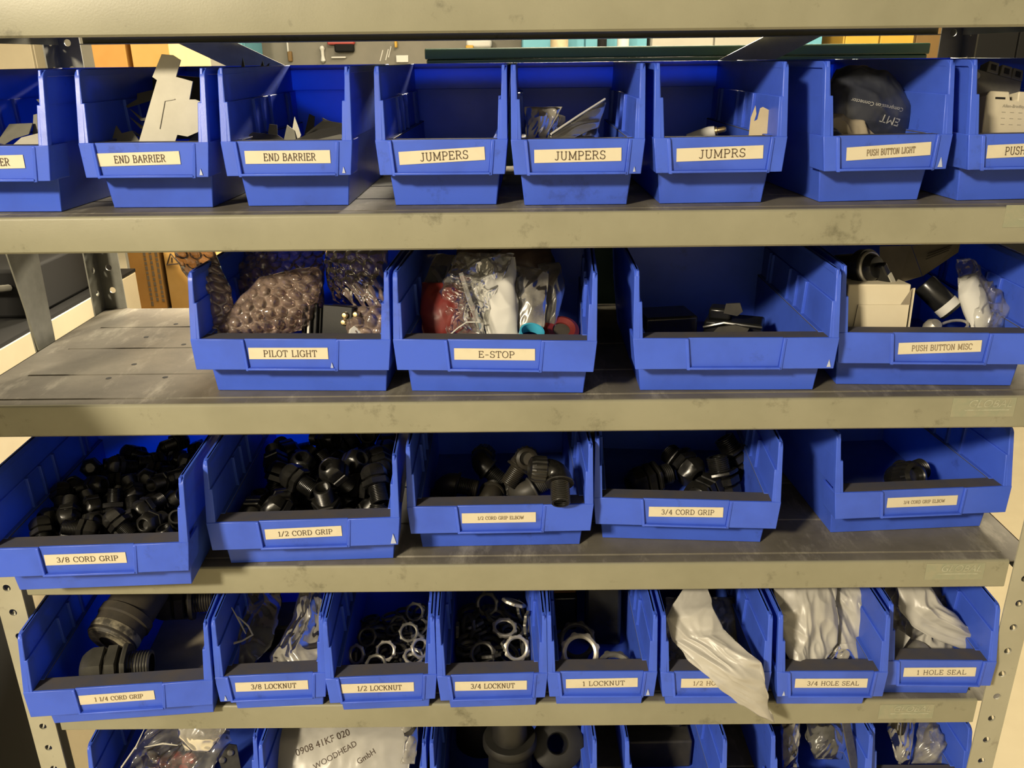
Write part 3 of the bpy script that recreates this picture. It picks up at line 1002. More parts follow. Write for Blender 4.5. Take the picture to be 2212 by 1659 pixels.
tag(b.build('wooden_block', M_WOOD, None, TR(inbin('E5', -.036, .150, .058), (0, 0, .04)), bevel=.001), 'small brown wooden block behind the nuts of the 1 LOCKNUT bin', 'block')
b = MB()
b.box(-.020, .018, 0, .045, 0, .054)
tag(b.build('black_block', M_GBLK, None, TR(inbin('E5', -.036, .140, .0035), (0, 0, .04)), bevel=.003), 'dark block under the wooden one in the 1 LOCKNUT bin', 'block')
# heaps: place in the bin (mm) and turn (quaternion x100)
HEAP = {
    'D1': [
        (47, 142, 16, 23, 66, -22, 68), (1, 45, 16, 70, 9, 70, -9), (-44, 144, 16, 72, 16, -64, 18), (76, 100, 36, 80, 34, -17, 46),
        (-75, 140, 17, 5, 9, 72, -68), (47, 232, 16, 50, -50, 50, 50), (69, 24, 16, 72, 40, 50, 28), (-67, 49, 16, 26, -57, 45, -64),
        (-4, 18, 16, 44, -66, -26, 56), (2, 107, 16, 70, 63, 33, -3), (70, 187, 16, 71, 0, 71, 0), (-68, 21, 16, 56, 62, 15, 53),
        (76, 231, 17, 37, -28, 53, 71), (25, 83, 22, 37, 28, 88, -15), (-34, 29, 16, 44, 54, 40, -60), (-28, 180, 16, 17, 19, 61, -75),
        (75, 130, 21, 42, 87, -26, -4), (-26, 93, 16, 45, -68, 24, -53), (73, 16, 47, 10, 25, 96, 10), (35, 172, 22, 33, -56, 75, -11),
        (-26, 62, 22, 15, -32, -89, -30), (11, 232, 16, 47, -52, -47, -52), (-75, 94, 16, 72, -63, -10, -28), (-76, 74, 35, 54, 84, 0, 0),
        (75, 68, 45, 7, -16, -89, 42), (-10, 138, 16, 75, 14, -62, 17), (70, 56, 16, 40, 6, -71, -57), (32, 24, 16, 65, -28, -65, -28),
        (-32, 238, 20, 20, -50, -17, 82), (3, 168, 16, 52, 21, 67, 48), (54, 42, 30, 18, 48, -75, -42), (-71, 236, 16, 35, -61, -35, 61),
        (18, 129, 21, 46, -16, 87, -9), (-6, 91, 36, 55, 64, -25, 48), (-54, 78, 21, 2, -19, 86, -47), (-76, 31, 37, 67, -54, 40, 32),
        (69, 160, 16, 52, -20, 66, -50), (10, 18, 40, 16, -86, 1, -48), (-44, 115, 16, 66, -49, 53, -20), (24, 198, 16, 32, 5, -68, 66),
        (67, 210, 32, 36, 83, -14, -40), (26, 53, 29, 0, -16, -81, -57), (76, 40, 59, 31, -81, 42, 28), (29, 232, 32, 22, -23, 68, 66),
        (-70, 117, 36, 71, 51, -29, -40), (30, 87, 50, 72, -36, 27, 52), (-20, 23, 38, 24, 0, -71, 66), (-49, 49, 37, 88, -22, -40, -17),
        (-1, 58, 37, 19, 41, 78, 44), (-29, 121, 38, 46, -38, 57, 56), (-8, 228, 31, 45, 55, -56, 43), (-4, 195, 20, 39, -34, 76, 39),
        (26, 141, 40, 32, -36, 81, 34), (-53, 183, 19, 4, -43, -72, 54), (-32, 229, 45, 45, 85, -4, 26), (1, 120, 47, 61, -35, -70, -7),
        (-76, 203, 17, 71, 71, -5, 2), (46, 60, 44, 42, -75, -23, -45), (-46, 214, 16, 65, -30, -56, 41), (65, 106, 58, 84, 16, 46, 22),
        (-51, 132, 50, 47, -23, -70, -49), (55, 139, 39, 69, 28, -57, 34), (-1, 152, 36, 68, -12, 68, -27), (45, 18, 40, 78, 6, -41, -46),
        (52, 168, 41, 69, 57, -22, -39), (-71, 58, 57, 36, 50, 24, -75), (13, 36, 54, 13, -69, -3, 71), (-20, 202, 38, 5, 46, 0, 89),
        (-45, 26, 44, 94, -9, 28, 20), (76, 193, 46, 1, 0, 97, -23), (-36, 79, 39, 76, 61, -20, -7), (18, 65, 57, 29, 38, 84, -28),
        (10, 136, 65, 77, 46, 26, -36), (-52, 98, 49, 6, -76, -21, 62), (58, 153, 61, 50, -4, 74, 45), (-23, 44, 57, 69, 48, 17, 51),
        (-20, 101, 56, 28, 36, -65, 61), (38, 56, 69, 4, 46, 57, -68), (67, 236, 41, 52, 3, -86, 0), (-70, 197, 40, 48, 69, -34, 42),
        (51, 30, 64, 40, 41, 43, -70), (3, 236, 53, 9, 53, 8, -84), (-22, 132, 64, 14, -67, -28, 68), (-76, 126, 60, 94, 33, 9, 3),
        (-21, 16, 65, 15, 75, 21, 61), (-68, 23, 59, 55, -7, -40, -73), (-67, 235, 40, 62, 3, 74, 24), (-50, 52, 68, 33, 66, -51, 44),
        (24, 190, 40, 70, 41, -52, -28), (16, 212, 48, 37, 47, 9, 80), (4, 101, 67, 14, -25, 78, -55), (58, 81, 63, 42, -9, -88, -19),
        (-75, 91, 67, 73, -47, 14, 48), (-51, 178, 56, 17, 75, 52, -37), (-45, 109, 71, 47, -37, 48, -64), (46, 188, 58, 70, 32, -46, -44),
        (75, 131, 50, 52, -30, -36, -71), (-35, 76, 64, 32, 74, -30, 51), (-49, 207, 43, 79, 58, 5, 21), (51, 214, 51, 89, 3, 44, -11),
        (-75, 175, 64, 38, 10, 55, -74), (-34, 165, 69, 53, 57, -4, -62), (20, 18, 70, 44, -40, -4, 80), (75, 215, 70, 55, 46, 28, -65),
        (-23, 177, 42, 81, 15, 57, 2), (34, 117, 69, 50, -78, -18, -33), (16, 225, 72, 17, -56, -45, -67), (46, 236, 58, 24, -72, -36, 55),
        (-4, 191, 62, 47, -3, 80, 37), (-35, 212, 63, 74, -29, -61, 1), (60, 122, 76, 41, -74, -22, -48), (-7, 73, 63, 13, 50, -82, 26),
    ],
    'D2': [
        (26, 111, 19, 3, 33, -62, 71), (61, 182, 19, 12, -70, 12, 70), (-37, 87, 19, 58, -67, -10, 46), (3, 137, 51, 35, 68, 65, 7),
        (8, 226, 19, 72, -64, -17, -19), (-45, 142, 19, 64, -71, -10, -26), (71, 225, 19, 25, -12, -70, -66), (1, 22, 19, 60, -36, -63, 35),
        (-17, 83, 45, 20, 28, -50, -79), (41, 22, 29, 51, 0, 0, -86), (73, 146, 27, 0, 50, 87, 0), (-71, 29, 19, 70, 65, 27, -10),
        (32, 155, 19, 62, -40, -60, 31), (39, 223, 26, 61, 75, -18, 18), (-62, 203, 19, 31, 59, 40, 64), (64, 184, 50, 40, 57, 31, 65),
        (-25, 188, 21, 77, -60, 5, -22), (25, 64, 79, 81, 30, -7, -51), (-72, 164, 24, 0, -14, -52, -84), (-64, 235, 30, 16, 75, -20, -61),
        (61, 116, 22, 58, 66, 48, 10), (-8, 153, 20, 43, 50, 38, -65), (-37, 40, 19, 67, -69, 20, 17), (71, 124, 63, 81, -54, -1, 24),
        (10, 212, 48, 83, -30, 44, -15), (-73, 76, 27, 0, 50, -87, 0), (72, 27, 27, 34, 82, -44, 9), (15, 182, 33, 29, 32, 10, -90),
        (-35, 21, 52, 73, 24, -31, -56), (71, 224, 49, 50, 50, -50, 50), (-20, 232, 31, 0, 17, -3, 98), (36, 115, 67, 48, 43, 0, 76),
        (72, 62, 68, 93, -33, -14, -3), (-66, 202, 49, 36, -1, 72, -60), (-42, 60, 48, 45, 55, -36, 60), (-21, 65, 72, 72, 2, -55, -42),
        (-71, 156, 56, 28, 54, -58, 55), (43, 226, 62, 42, -57, 53, 47), (-71, 30, 49, 18, -18, 68, 68), (40, 157, 53, 51, 43, -70, -25),
        (-38, 168, 49, 10, 29, 67, -68), (-10, 195, 68, 67, 12, 61, -40),
    ],
    'E3': [
        (8, 132, 9, 12, 94, -30, -9), (-12, 18, 6, 91, 0, 0, -42), (-25, 119, 6, 99, 0, 0, 14), (34, 20, 6, 0, 70, -71, 0),
        (-34, 134, 10, 6, 25, -95, 15), (6, 89, 10, 100, 0, 0, 2), (34, 104, 6, 0, 88, -48, 0), (-34, 107, 10, 14, -71, 68, 9),
        (-8, 91, 6, 48, 0, 0, 88), (6, 18, 9, 10, 67, -73, -8), (-34, 150, 9, 98, -14, 7, 12), (-32, 18, 8, 1, 98, -13, 11),
        (30, 150, 6, 0, -34, 94, 0), (23, 44, 8, 30, 1, -8, -95), (25, 69, 11, 86, 0, -9, 50), (-32, 54, 6, 0, 28, 96, 0),
        (30, 145, 10, 0, 4, 100, 0), (-46, 68, 18, 52, -48, -52, 48), (34, 95, 10, 100, 0, 0, -3), (26, 76, 6, 0, -64, 77, 0),
        (34, 95, 15, 0, 30, 95, 0), (46, 69, 18, 35, -61, 35, -61), (2, 151, 10, 95, -17, 6, -24), (-5, 46, 7, 48, -5, 4, -87),
        (-34, 86, 11, 71, 17, 13, -68), (-16, 22, 15, 46, 2, -4, -89), (34, 123, 9, 12, 99, -8, 2), (8, 18, 15, 62, 17, 14, 76),
        (46, 149, 18, 18, -68, -18, 68), (34, 18, 10, 0, -79, -61, 0), (34, 124, 15, 96, 1, -6, -26), (-34, 96, 11, 8, -49, -84, -19),
        (-16, 151, 10, 20, 61, -77, 1), (42, 65, 18, 8, -71, -5, 70), (-5, 151, 17, 12, 22, -96, 12), (-46, 22, 21, 23, 67, 23, 67),
        (-7, 99, 13, 22, 81, 54, 0), (46, 41, 18, 46, -51, -49, 53), (-6, 151, 26, 95, -10, -12, -27), (20, 71, 16, 10, -29, 95, 2),
        (30, 150, 19, 100, 0, 0, 2), (35, 18, 17, 29, 12, 6, 95), (24, 151, 14, 48, 0, 0, -88), (36, 89, 27, 34, -19, -91, -17),
        (8, 151, 24, 95, -10, -15, -25), (18, 18, 17, 25, 12, 5, 96), (-13, 18, 22, 4, -86, 50, -12), (-29, 18, 21, 15, 86, 25, 42),
        (17, 134, 20, 4, -85, -48, -21), (-25, 70, 12, 8, -99, 11, -2), (-8, 128, 9, 8, -24, -96, 9), (20, 96, 19, 99, -8, -9, 8),
        (-8, 101, 17, 20, 49, 84, -10), (-34, 92, 19, 12, 8, 9, -98), (-18, 129, 19, 5, -77, -62, 12), (-26, 81, 23, 72, 12, 2, -69),
        (-34, 151, 17, 6, 87, -48, 14), (28, 42, 16, 86, -16, -19, -44), (-31, 125, 18, 1, -78, -61, 12), (22, 45, 19, 16, 86, -45, 19),
        (-17, 119, 24, 2, -92, -36, 12), (19, 68, 19, 64, 10, -2, -77), (34, 126, 26, 24, -96, 13, 2), (-2, 46, 12, 95, 2, 4, 31),
        (-34, 151, 22, 93, -14, -5, 34), (-34, 43, 11, 19, 0, -4, -98), (4, 40, 21, 10, -19, 9, 97), (-8, 74, 11, 6, 57, 80, 20),
        (14, 18, 28, 95, 16, -9, -24), (19, 99, 23, 10, 13, 98, -6), (10, 75, 30, 4, -13, -1, -99), (-29, 33, 28, 8, 23, -90, 35),
        (12, 114, 16, 43, -66, 58, 21), (-35, 18, 21, 77, -25, -40, 43), (-9, 105, 20, 20, 97, 9, 10), (2, 70, 20, 35, 21, -2, -91),
        (2, 116, 29, 71, 8, 0, -70), (34, 19, 24, 62, 9, -1, 78), (18, 102, 27, 5, 97, -19, 11), (-42, 68, 25, 45, -54, -45, 54),
        (35, 151, 30, 2, 81, 51, 30), (27, 55, 27, 19, -9, 98, 0), (14, 150, 32, 94, -5, 6, 32), (-34, 46, 15, 96, -3, -2, -26),
        (-19, 54, 26, 7, 50, 85, -12), (-26, 56, 20, 46, -5, -15, -87), (6, 51, 29, 10, 92, -39, -2), (-6, 74, 22, 19, -60, 78, -7),
        (7, 130, 26, 66, 42, 17, -60), (-6, 45, 21, 7, 96, -18, 20),
    ],
    'E4': [
        (7, 110, 7, 0, -58, 81, 0), (15, 44, 7, 0, -90, 43, 0), (-31, 108, 6, 96, 0, 0, -29), (-30, 41, 7, 0, -95, 32, 0),
        (3, 103, 12, 0, 83, -55, 0), (-13, 72, 6, 25, 0, 0, 97), (31, 143, 7, 0, 96, 27, 0), (-13, 22, 10, 8, -99, 6, 8),
        (16, 147, 12, 26, -18, -4, 95), (31, 87, 18, 5, -36, 82, 43), (-31, 112, 12, 99, 0, 0, 12), (-30, 54, 12, 0, 51, -86, 0),
        (-26, 88, 15, 9, -74, -67, -8), (31, 57, 10, 97, -9, 10, 19), (-15, 147, 8, 98, 0, -8, 20), (22, 22, 10, 57, 6, 10, -82),
        (-30, 147, 12, 5, 66, 75, 6), (-26, 85, 20, 12, -98, 17, 2), (2, 148, 32, 50, -14, 4, -86), (-30, 73, 22, 24, 3, 11, -96),
        (46, 115, 21, 68, 20, -68, -20), (7, 22, 15, 14, 7, 8, -98), (26, 109, 13, 67, 10, 21, 70), (0, 56, 17, 74, 2, -2, -67),
        (2, 136, 17, 4, 54, 84, 0), (32, 29, 19, 5, 85, -47, -24), (-31, 122, 18, 1, -66, 75, 0), (22, 62, 21, 9, 97, -11, -22),
        (-31, 147, 22, 97, -10, 3, -23), (-5, 21, 20, 12, -86, 49, -6), (-45, 100, 32, 39, -59, -39, 59), (-30, 74, 41, 14, -6, 0, 99),
        (-1, 91, 23, 15, 54, -82, -13), (40, 70, 26, 57, -42, -57, 42), (-12, 147, 25, 1, -91, -39, 13), (-32, 22, 16, 86, 19, -17, -44),
        (10, 148, 25, 10, 86, -48, -10), (46, 67, 27, 24, 66, -24, -66), (27, 111, 19, 18, 83, -50, -14), (-32, 22, 22, 13, 60, 76, 22),
        (34, 148, 21, 28, 58, -74, -17), (32, 22, 24, 12, -95, -20, 22), (-18, 108, 30, 5, 73, -64, 23), (-19, 53, 24, 75, 6, -7, 66),
        (26, 115, 24, 52, -23, 5, -82), (-31, 69, 30, 61, -5, -3, 79), (-25, 114, 30, 73, -23, 3, 65), (-5, 21, 38, 8, 60, -79, 12),
        (27, 99, 36, 2, -30, -96, -1), (0, 82, 32, 13, 48, -87, 4), (-31, 148, 34, 9, -86, 49, -12), (0, 30, 28, 0, 7, 1, -100),
        (7, 130, 38, 16, -37, -91, 5), (-14, 39, 37, 3, 30, -92, 25), (26, 147, 33, 38, 30, 18, 86), (32, 21, 30, 24, -47, -85, 5),
        (41, 147, 32, 58, 11, -80, -14), (-31, 67, 36, 5, -26, 96, -2), (-26, 116, 36, 23, 75, 62, -2), (24, 67, 30, 4, 92, 3, -38),
        (-31, 135, 39, 8, 79, 60, 12), (-3, 50, 38, 23, 94, -22, 10),
    ],
}
rnd = random.Random(11)
for key, proto, g, lb in (('D1', GR['s'], G_D1, 'small black cord grip in the heap behind the 3/8 CORD GRIP label'),
                          ('D2', GR['m'], G_D2, 'black cord grip in the heap behind the 1/2 CORD GRIP label'),
                          ('E3', 'a', G_E3, 'small ring nut in the heap behind the 1/2 LOCKNUT label'),
                          ('E4', 'b', G_E4, 'larger ring nut in the heap behind the 3/4 LOCKNUT label')):
    for h in HEAP[key]:
        M = BINS[key].matrix_world @ Matrix.LocRotScale(Vector(h[:3]) / 1000, Quaternion(h[3:]).normalized(), None)
        p = proto
        if isinstance(proto, str):
            p = NUT[proto + rnd.choice('ggddddd' if proto == 'a' else 'gggdddd')]
        place(p, M, lb, g)

# ring nuts lying on top, one by one
TOPN = [
    ('az', 833, 1406, S4 + .046, (.15, -.80, .58), .2, 'bright ring nut standing amid the dark ones of the 1/2 LOCKNUT bin'),
    ('ag', 883, 1366, S4 + .048, (.10, -.70, .70), .5, 'grey ring nut facing out in the upper half of the 1/2 LOCKNUT bin'),
    ('ad', 793, 1376, S4 + .044, (-.15, -.72, .68), .1, 'dark ring nut facing out by the bare wall of the 1/2 LOCKNUT bin'),
    ('az', 770, 1414, S4 + .042, (-.50, -.70, .50), .3, 'bright ring nut turned aside near the lip corner of the 1/2 LOCKNUT bin'),
    ('ag', 812, 1434, S4 + .050, (.05, -.45, .90), .6, 'grey ring nut lying against the lip of the 1/2 LOCKNUT bin'),
    ('az', 893, 1418, S4 + .044, (.20, -.25, .95), .2, 'bright ring nut lying flat by the wall of the 1/2 LOCKNUT bin'),
    ('az', 908, 1400, S4 + .052, (.55, -.60, .60), .9, 'bright ring nut leaning on the flat one in the 1/2 LOCKNUT bin'),
    ('ad', 896, 1322, S4 + .040, (.05, -.75, .66), .9, 'dark ring nut at the far end of the 1/2 LOCKNUT heap'),
    ('bz', 1116, 1400, S4 + .052, (.22, -.80, .56), .3, 'large pale ring nut standing against the wall of the 3/4 LOCKNUT bin'),
    ('bd', 1042, 1412, S4 + .046, (.05, -.60, .80), .1, 'large dark ring nut lying in the middle of the 3/4 LOCKNUT bin'),
    ('bg', 1052, 1305, S4 + .050, (-.30, -.80, .50), .4, 'grey ring nut on edge at the top of the 3/4 LOCKNUT heap'),
    ('bd', 1012, 1352, S4 + .050, (-.85, -.45, .30), .2, 'dark ring nut seen edge-on by the empty wall of the 3/4 LOCKNUT bin'),
    ('bz', 1110, 1302, S4 + .056, (.30, .40, .86), .5, 'pale ring nut showing its lugs at the back of the 3/4 LOCKNUT bin'),
    ('bg', 1140, 1348, S4 + .056, (.95, -.25, .10), .2, 'grey ring nut on edge against the wall of the 3/4 LOCKNUT bin'),
    ('bz', 1090, 1356, S4 + .046, (.1, -.2, .97), .7, 'bright ring nut lying flat in the centre of the 3/4 LOCKNUT bin'),
]
for k, px, py, z, ax, sp, lb in TOPN:
    place(NUT[k], aim(at(px, py, z=z), ax, sp), lb, G_E3 if k[0] == 'a' else G_E4)

for p in PROTOS:          # the patterns the copies were made from
    for ch in list(p.children):
        bpy.data.objects.remove(ch)
    bpy.data.objects.remove(p)


# ------------------------------------------------------------------ bags
M_WBAG = mat('milky white bag plastic', (.66, .64, .58), .34, 0, .5, var=(.58, .56, .50), scale=30, trans=.25, tcol=(.8, .77, .70))
M_WINNER = mat('white foam sheet', (.78, .77, .72), .7, 0, .3, trans=.2, tcol=(.8, .78, .7))
M_CLEAR = film('clear bag film', (.97, .97, .96), .11, (.80, .78, .72), .14, .75, var=.10, vscale=40)
M_HAZY = film('hazy bag film', (.86, .85, .82), .50, (.66, .63, .55), .24, 1.0, var=.28, vscale=35)
M_GREYF = film('grey bag film', (.55, .55, .52), .46, (.36, .35, .30), .26, .8, var=.16, vscale=30)
M_PINK = film('pink antistatic film', (.86, .74, .68), .40, (.62, .46, .37), .09, 1.9, var=.15, vscale=50)
M_DARKBAG = mat('dark navy bag', (.030, .034, .050), .38, 0, .5, var=(.06, .065, .08), scale=25, lo=.45, hi=.7)


def nz(p, f, s):
    return noise.noise(Vector((p[0] * f + s, p[1] * f - s * .7, p[2] * f + s * 1.3)))


def crumple(u, v, amp, f, seed, aniso=.4, ang=.5):
    """creases of a thin film: sharp outward ridges running mostly one way"""
    ca, sa = math.cos(ang), math.sin(ang)
    x, y = (u * ca + v * sa) * f, (v * ca - u * sa) * f * aniso
    x += .55 * noise.noise(Vector((x * .6, y * .9, seed)))
    y += .45 * noise.noise(Vector((x * .7 + 5, y * .8, seed)))
    n1 = noise.noise(Vector((x, y, seed + .5)))
    n2 = noise.noise(Vector((y * 2.3 + 3, x * 1.1, seed + 7.5)))
    n3 = noise.noise(Vector((x * 3.1, y * 3.4, seed + 17.5)))
    return amp * (.95 * (.42 - abs(n1) * 2.0) + .42 * (.4 - abs(n2) * 2.0) + .16 * (.4 - abs(n3) * 2))


def interp(pts, t):
    """point along a polyline at t in 0..1, by chord length"""
    d = [0]
    for a, b in zip(pts, pts[1:]):
        d.append(d[-1] + (Vector(b) - Vector(a)).length)
    x = t * d[-1]
    for i in range(len(pts) - 1):
        if x <= d[i + 1] or i == len(pts) - 2:
            k = (x - d[i]) / max(d[i + 1] - d[i], 1e-9)
            return Vector(pts[i]).lerp(Vector(pts[i + 1]), min(max(k, 0), 1))


def pillow(left, right, bulge, amp, f, seed, nu=44, nv=60, bubbles=None, flat=.0, aniso=.4, ang=.5):
    """closed bag between two edge lines in space: a front and a back skin joined along the rim"""
    b = MB()
    up = []
    LL = (interp_len(left) + interp_len(right)) / 2
    for side in (1, -1):
        idx = []
        for j in range(nv + 1):
            t = j / nv
            A, B = interp(left, t), interp(right, t)
            A2, B2 = interp(left, min(t + .03, 1)), interp(right, min(t + .03, 1))
            A1, B1 = interp(left, max(t - .03, 0)), interp(right, max(t - .03, 0))
            w = (B - A)
            l = (A2 + B2 - A1 - B1)
            n = w.cross(l)
            n = n.normalized() if n.length > 1e-9 else Vector((0, -1, 0))
            if n.y > 0:
                n = -n
            for i in range(nu + 1):
                s = i / nu
                prof = (max(math.sin(math.pi * s), 0) ** .55) * (max(math.sin(math.pi * min(max(t, .0), 1)), 0) ** .5)
                p = A.lerp(B, s)
                h = bulge * prof * (1 if side > 0 else .8)
                d = crumple(s * w.length, t * LL, amp, f, seed + (0 if side > 0 else 31), aniso, ang) * (.2 + .8 * prof)
                if bubbles:
                    pitch, bh = bubbles
                    u, v = s * w.length / pitch, t * interp_len(left) / (pitch * .87)
                    row = math.floor(v)
                    uu = u + .5 * (row % 2)
                    dd = math.hypot(uu - math.floor(uu) - .5, (v - row - .5) * .87)
                    d += bh * math.sqrt(max(1 - (dd / .44) ** 2, 0)) * (.4 + .6 * prof)
                q = p + n * side * (h + flat) + n * d * (1 if side > 0 else -1)
                # ragged rim
                if i in (0, nu):
                    q += w * (.5 * nz(p, f * 1.5, seed + 3) * amp / max(w.length, 1e-4)) * (-1 if i == 0 else 1)
                b.v.append(q)
                idx.append(len(b.v) - 1)
        up.append(idx)
    W = nu + 1
    for k, idx in enumerate(up):
        for j in range(nv):
            for i in range(nu):
                fce = [idx[j * W + i], idx[j * W + i + 1], idx[(j + 1) * W + i + 1], idx[(j + 1) * W + i]]
                b.f.append(fce if k == 0 else fce[::-1])
                b.mi.append(0)
    F, K = up
    rim = [(j * W, (j + 1) * W) for j in range(nv)] + [(nv * W + i, nv * W + i + 1) for i in range(nu)] + \
          [((j + 1) * W + nu, j * W + nu) for j in range(nv)] + [(i + 1, i) for i in range(nu)]
    for a, c in rim:
        b.f.append([F[c], F[a], K[a], K[c]])
        b.mi.append(0)
    return b


def interp_len(pts):
    return sum((Vector(b) - Vector(a)).length for a, b in zip(pts, pts[1:]))


def edge(pts):
    """edge line from (photo x, photo y, depth) triples"""
    return [at(px, py, y=d) for px, py, d in pts]


def bag(name, label, cat, L_, R_, m, bulge=.012, amp=.006, f=45, seed=1, group=None, **kw):
    o = pillow(edge(L_), edge(R_), bulge, amp, f, seed, **kw).build(name, m, None, smooth=180)
    return tag(o, label, cat, group)


# long milky bag hanging out over the lip of the 1/2 HOLE SEAL bin
bag('plastic_bag', 'long milky white bag trailing out over the 1/2 HOLE SEAL label', 'plastic bag',
    [(1478, 1268, .050), (1440, 1335, .016), (1452, 1385, .004), (1490, 1425, -.018), (1545, 1478, -.038), (1600, 1522, -.040), (1640, 1545, -.036), (1668, 1558, -.034)],
    [(1528, 1268, .052), (1542, 1315, .022), (1562, 1358, .006), (1600, 1392, -.016), (1640, 1432, -.038), (1655, 1480, -.040), (1660, 1530, -.036), (1672, 1560, -.034)],
    M_WBAG, .0050, .0075, 34, 4, nu=60, nv=120, aniso=.30, ang=-.25)
bag('plastic_bag', 'hazy clear bag crushed into the 1/2 HOLE SEAL bin behind the long white one', 'plastic bag',
    [(1440, 1290, .10), (1432, 1360, .07), (1440, 1442, .022)], [(1600, 1290, .12), (1605, 1360, .08), (1560, 1442, .030)], M_HAZY, .016, .010, 50, 8)
bag('foam_sheet', 'white folded sheet inside the hazy bag of the 1/2 HOLE SEAL bin', 'packing sheet',
    [(1462, 1400, .052), (1458, 1442, .024)], [(1500, 1400, .056), (1512, 1442, .028)], M_WINNER, .006, .004, 50, 3, nu=20, nv=24)

# crumpled white bags of the 3/4 and 1 HOLE SEAL bins
bag('plastic_bag', 'crumpled milky bag with a pointed corner on the 3/4 HOLE SEAL lip', 'plastic bag',
    [(1672, 1262, .052), (1678, 1320, .028), (1690, 1385, .014), (1710, 1436, -.004), (1722, 1449, -.014)],
    [(1800, 1262, .058), (1812, 1330, .034), (1810, 1390, .020), (1775, 1434, .002), (1727, 1449, -.014)], M_WBAG, .010, .011, 38, 21, nu=60, nv=80, aniso=.35, ang=.1)
bag('plastic_bag', 'second crumpled milky bag beside the pointed one in the 3/4 HOLE SEAL bin', 'plastic bag',
    [(1765, 1262, .076), (1780, 1330, .052), (1772, 1395, .034), (1768, 1436, .012)],
    [(1884, 1262, .070), (1876, 1340, .048), (1856, 1390, .034), (1856, 1436, .014)], M_WBAG, .010, .012, 40, 33, nu=60, nv=70, aniso=.4, ang=-.5)
bag('plastic_bag', 'clear bag end poking out below the milky bags of the 3/4 HOLE SEAL bin', 'plastic bag',
    [(1764, 1390, .030), (1764, 1436, .012)], [(1850, 1395, .036), (1856, 1436, .014)], M_HAZY, .010, .008, 60, 12, nu=36, nv=36)
bag('plastic_bag', 'milky bag folded across the 1 HOLE SEAL bin with a rounded tip', 'plastic bag',
    [(1940, 1262, .075), (1945, 1320, .056), (1970, 1352, .046), (2025, 1384, .036), (2082, 1404, .030)],
    [(2008, 1262, .078), (2036, 1308, .060), (2068, 1332, .050), (2100, 1368, .040), (2104, 1400, .032)], M_WBAG, .012, .009, 36, 41, nu=56, nv=70, aniso=.35, ang=-.2)
bag('plastic_bag', 'second milky bag lying behind the lip of the 1 HOLE SEAL bin', 'plastic bag',
    [(1945, 1330, .090), (1950, 1375, .066), (1956, 1414, .042)], [(2064, 1368, .090), (2080, 1390, .066), (2085, 1414, .044)], M_WBAG, .012, .012, 45, 52, nu=44, nv=44)
bag('plastic_bag', 'hazy clear bag at the inner corner of the 1 HOLE SEAL bin', 'plastic bag',
    [(1912, 1262, .095), (1920, 1340, .070), (1924, 1412, .040)], [(1968, 1262, .095), (1958, 1340, .072), (1950, 1412, .044)], M_HAZY, .012, .010, 50, 60, nu=32, nv=50)
bag('plastic_bag', 'clear bag puffed up at the back of the 1 HOLE SEAL bin', 'plastic bag',
    [(2000, 1262, .130), (2030, 1300, .105), (2085, 1385, .065)], [(2068, 1262, .130), (2088, 1330, .105), (2106, 1395, .065)], M_HAZY, .014, .010, 45, 65, nu=36, nv=50)
b = MB()
b.lathe([(0, .0025), (.014, .0025), (.0165, .001), (.017, -.001), (0, -.001)], 28)
tag(b.build('hole_seal', M_ZINC, None, aim(at(1982, 1406, z=SZ[4] + .046), (.0, -.25, .96))), 'grey metal disc flat under the bags of the 1 HOLE SEAL bin', 'hole seal')
b = MB()
b.box(-.010, .010, 0, .0006, -.016, .016)
tag(b.build('paper_tag', M_WINNER, None, aim(at(1938, 1390, z=SZ[4] + .058), (.5, .2, .8))), 'white paper slip between the bags of the 1 HOLE SEAL bin', 'paper slip')

# clear bags of dark parts, 3/8 LOCKNUT bin
bag('plastic_bag', 'clear bag of dark parts with a bright folded edge in the 3/8 LOCKNUT bin', 'plastic bag',
    [(470, 1262, .130), (487, 1340, .075), (484, 1400, .036), (488, 1436, .018)], [(612, 1262, .150), (600, 1340, .085), (585, 1395, .042), (545, 1440, .014)], M_GREYF, .009, .009, 42, 71, nu=56, nv=66, aniso=.5, ang=.3)
bag('plastic_bag', 'crinkled clear bag standing along the wall of the 3/8 LOCKNUT bin', 'plastic bag',
    [(650, 1262, .130), (630, 1340, .080), (585, 1420, .030), (588, 1440, .016)], [(692, 1262, .130), (692, 1340, .082), (694, 1400, .038), (694, 1436, .020)], M_HAZY, .009, .009, 48, 77, nu=50, nv=66, aniso=.35, ang=-.3)
def fold(name, pts, r, parent):
    """bright creased edge of a bag: a narrow strip lying on its skin"""
    g = MB()
    g.tube([at(px, py, y=d) for px, py, d in pts], r, 6)
    return g.build(name, M_FOLD, parent)


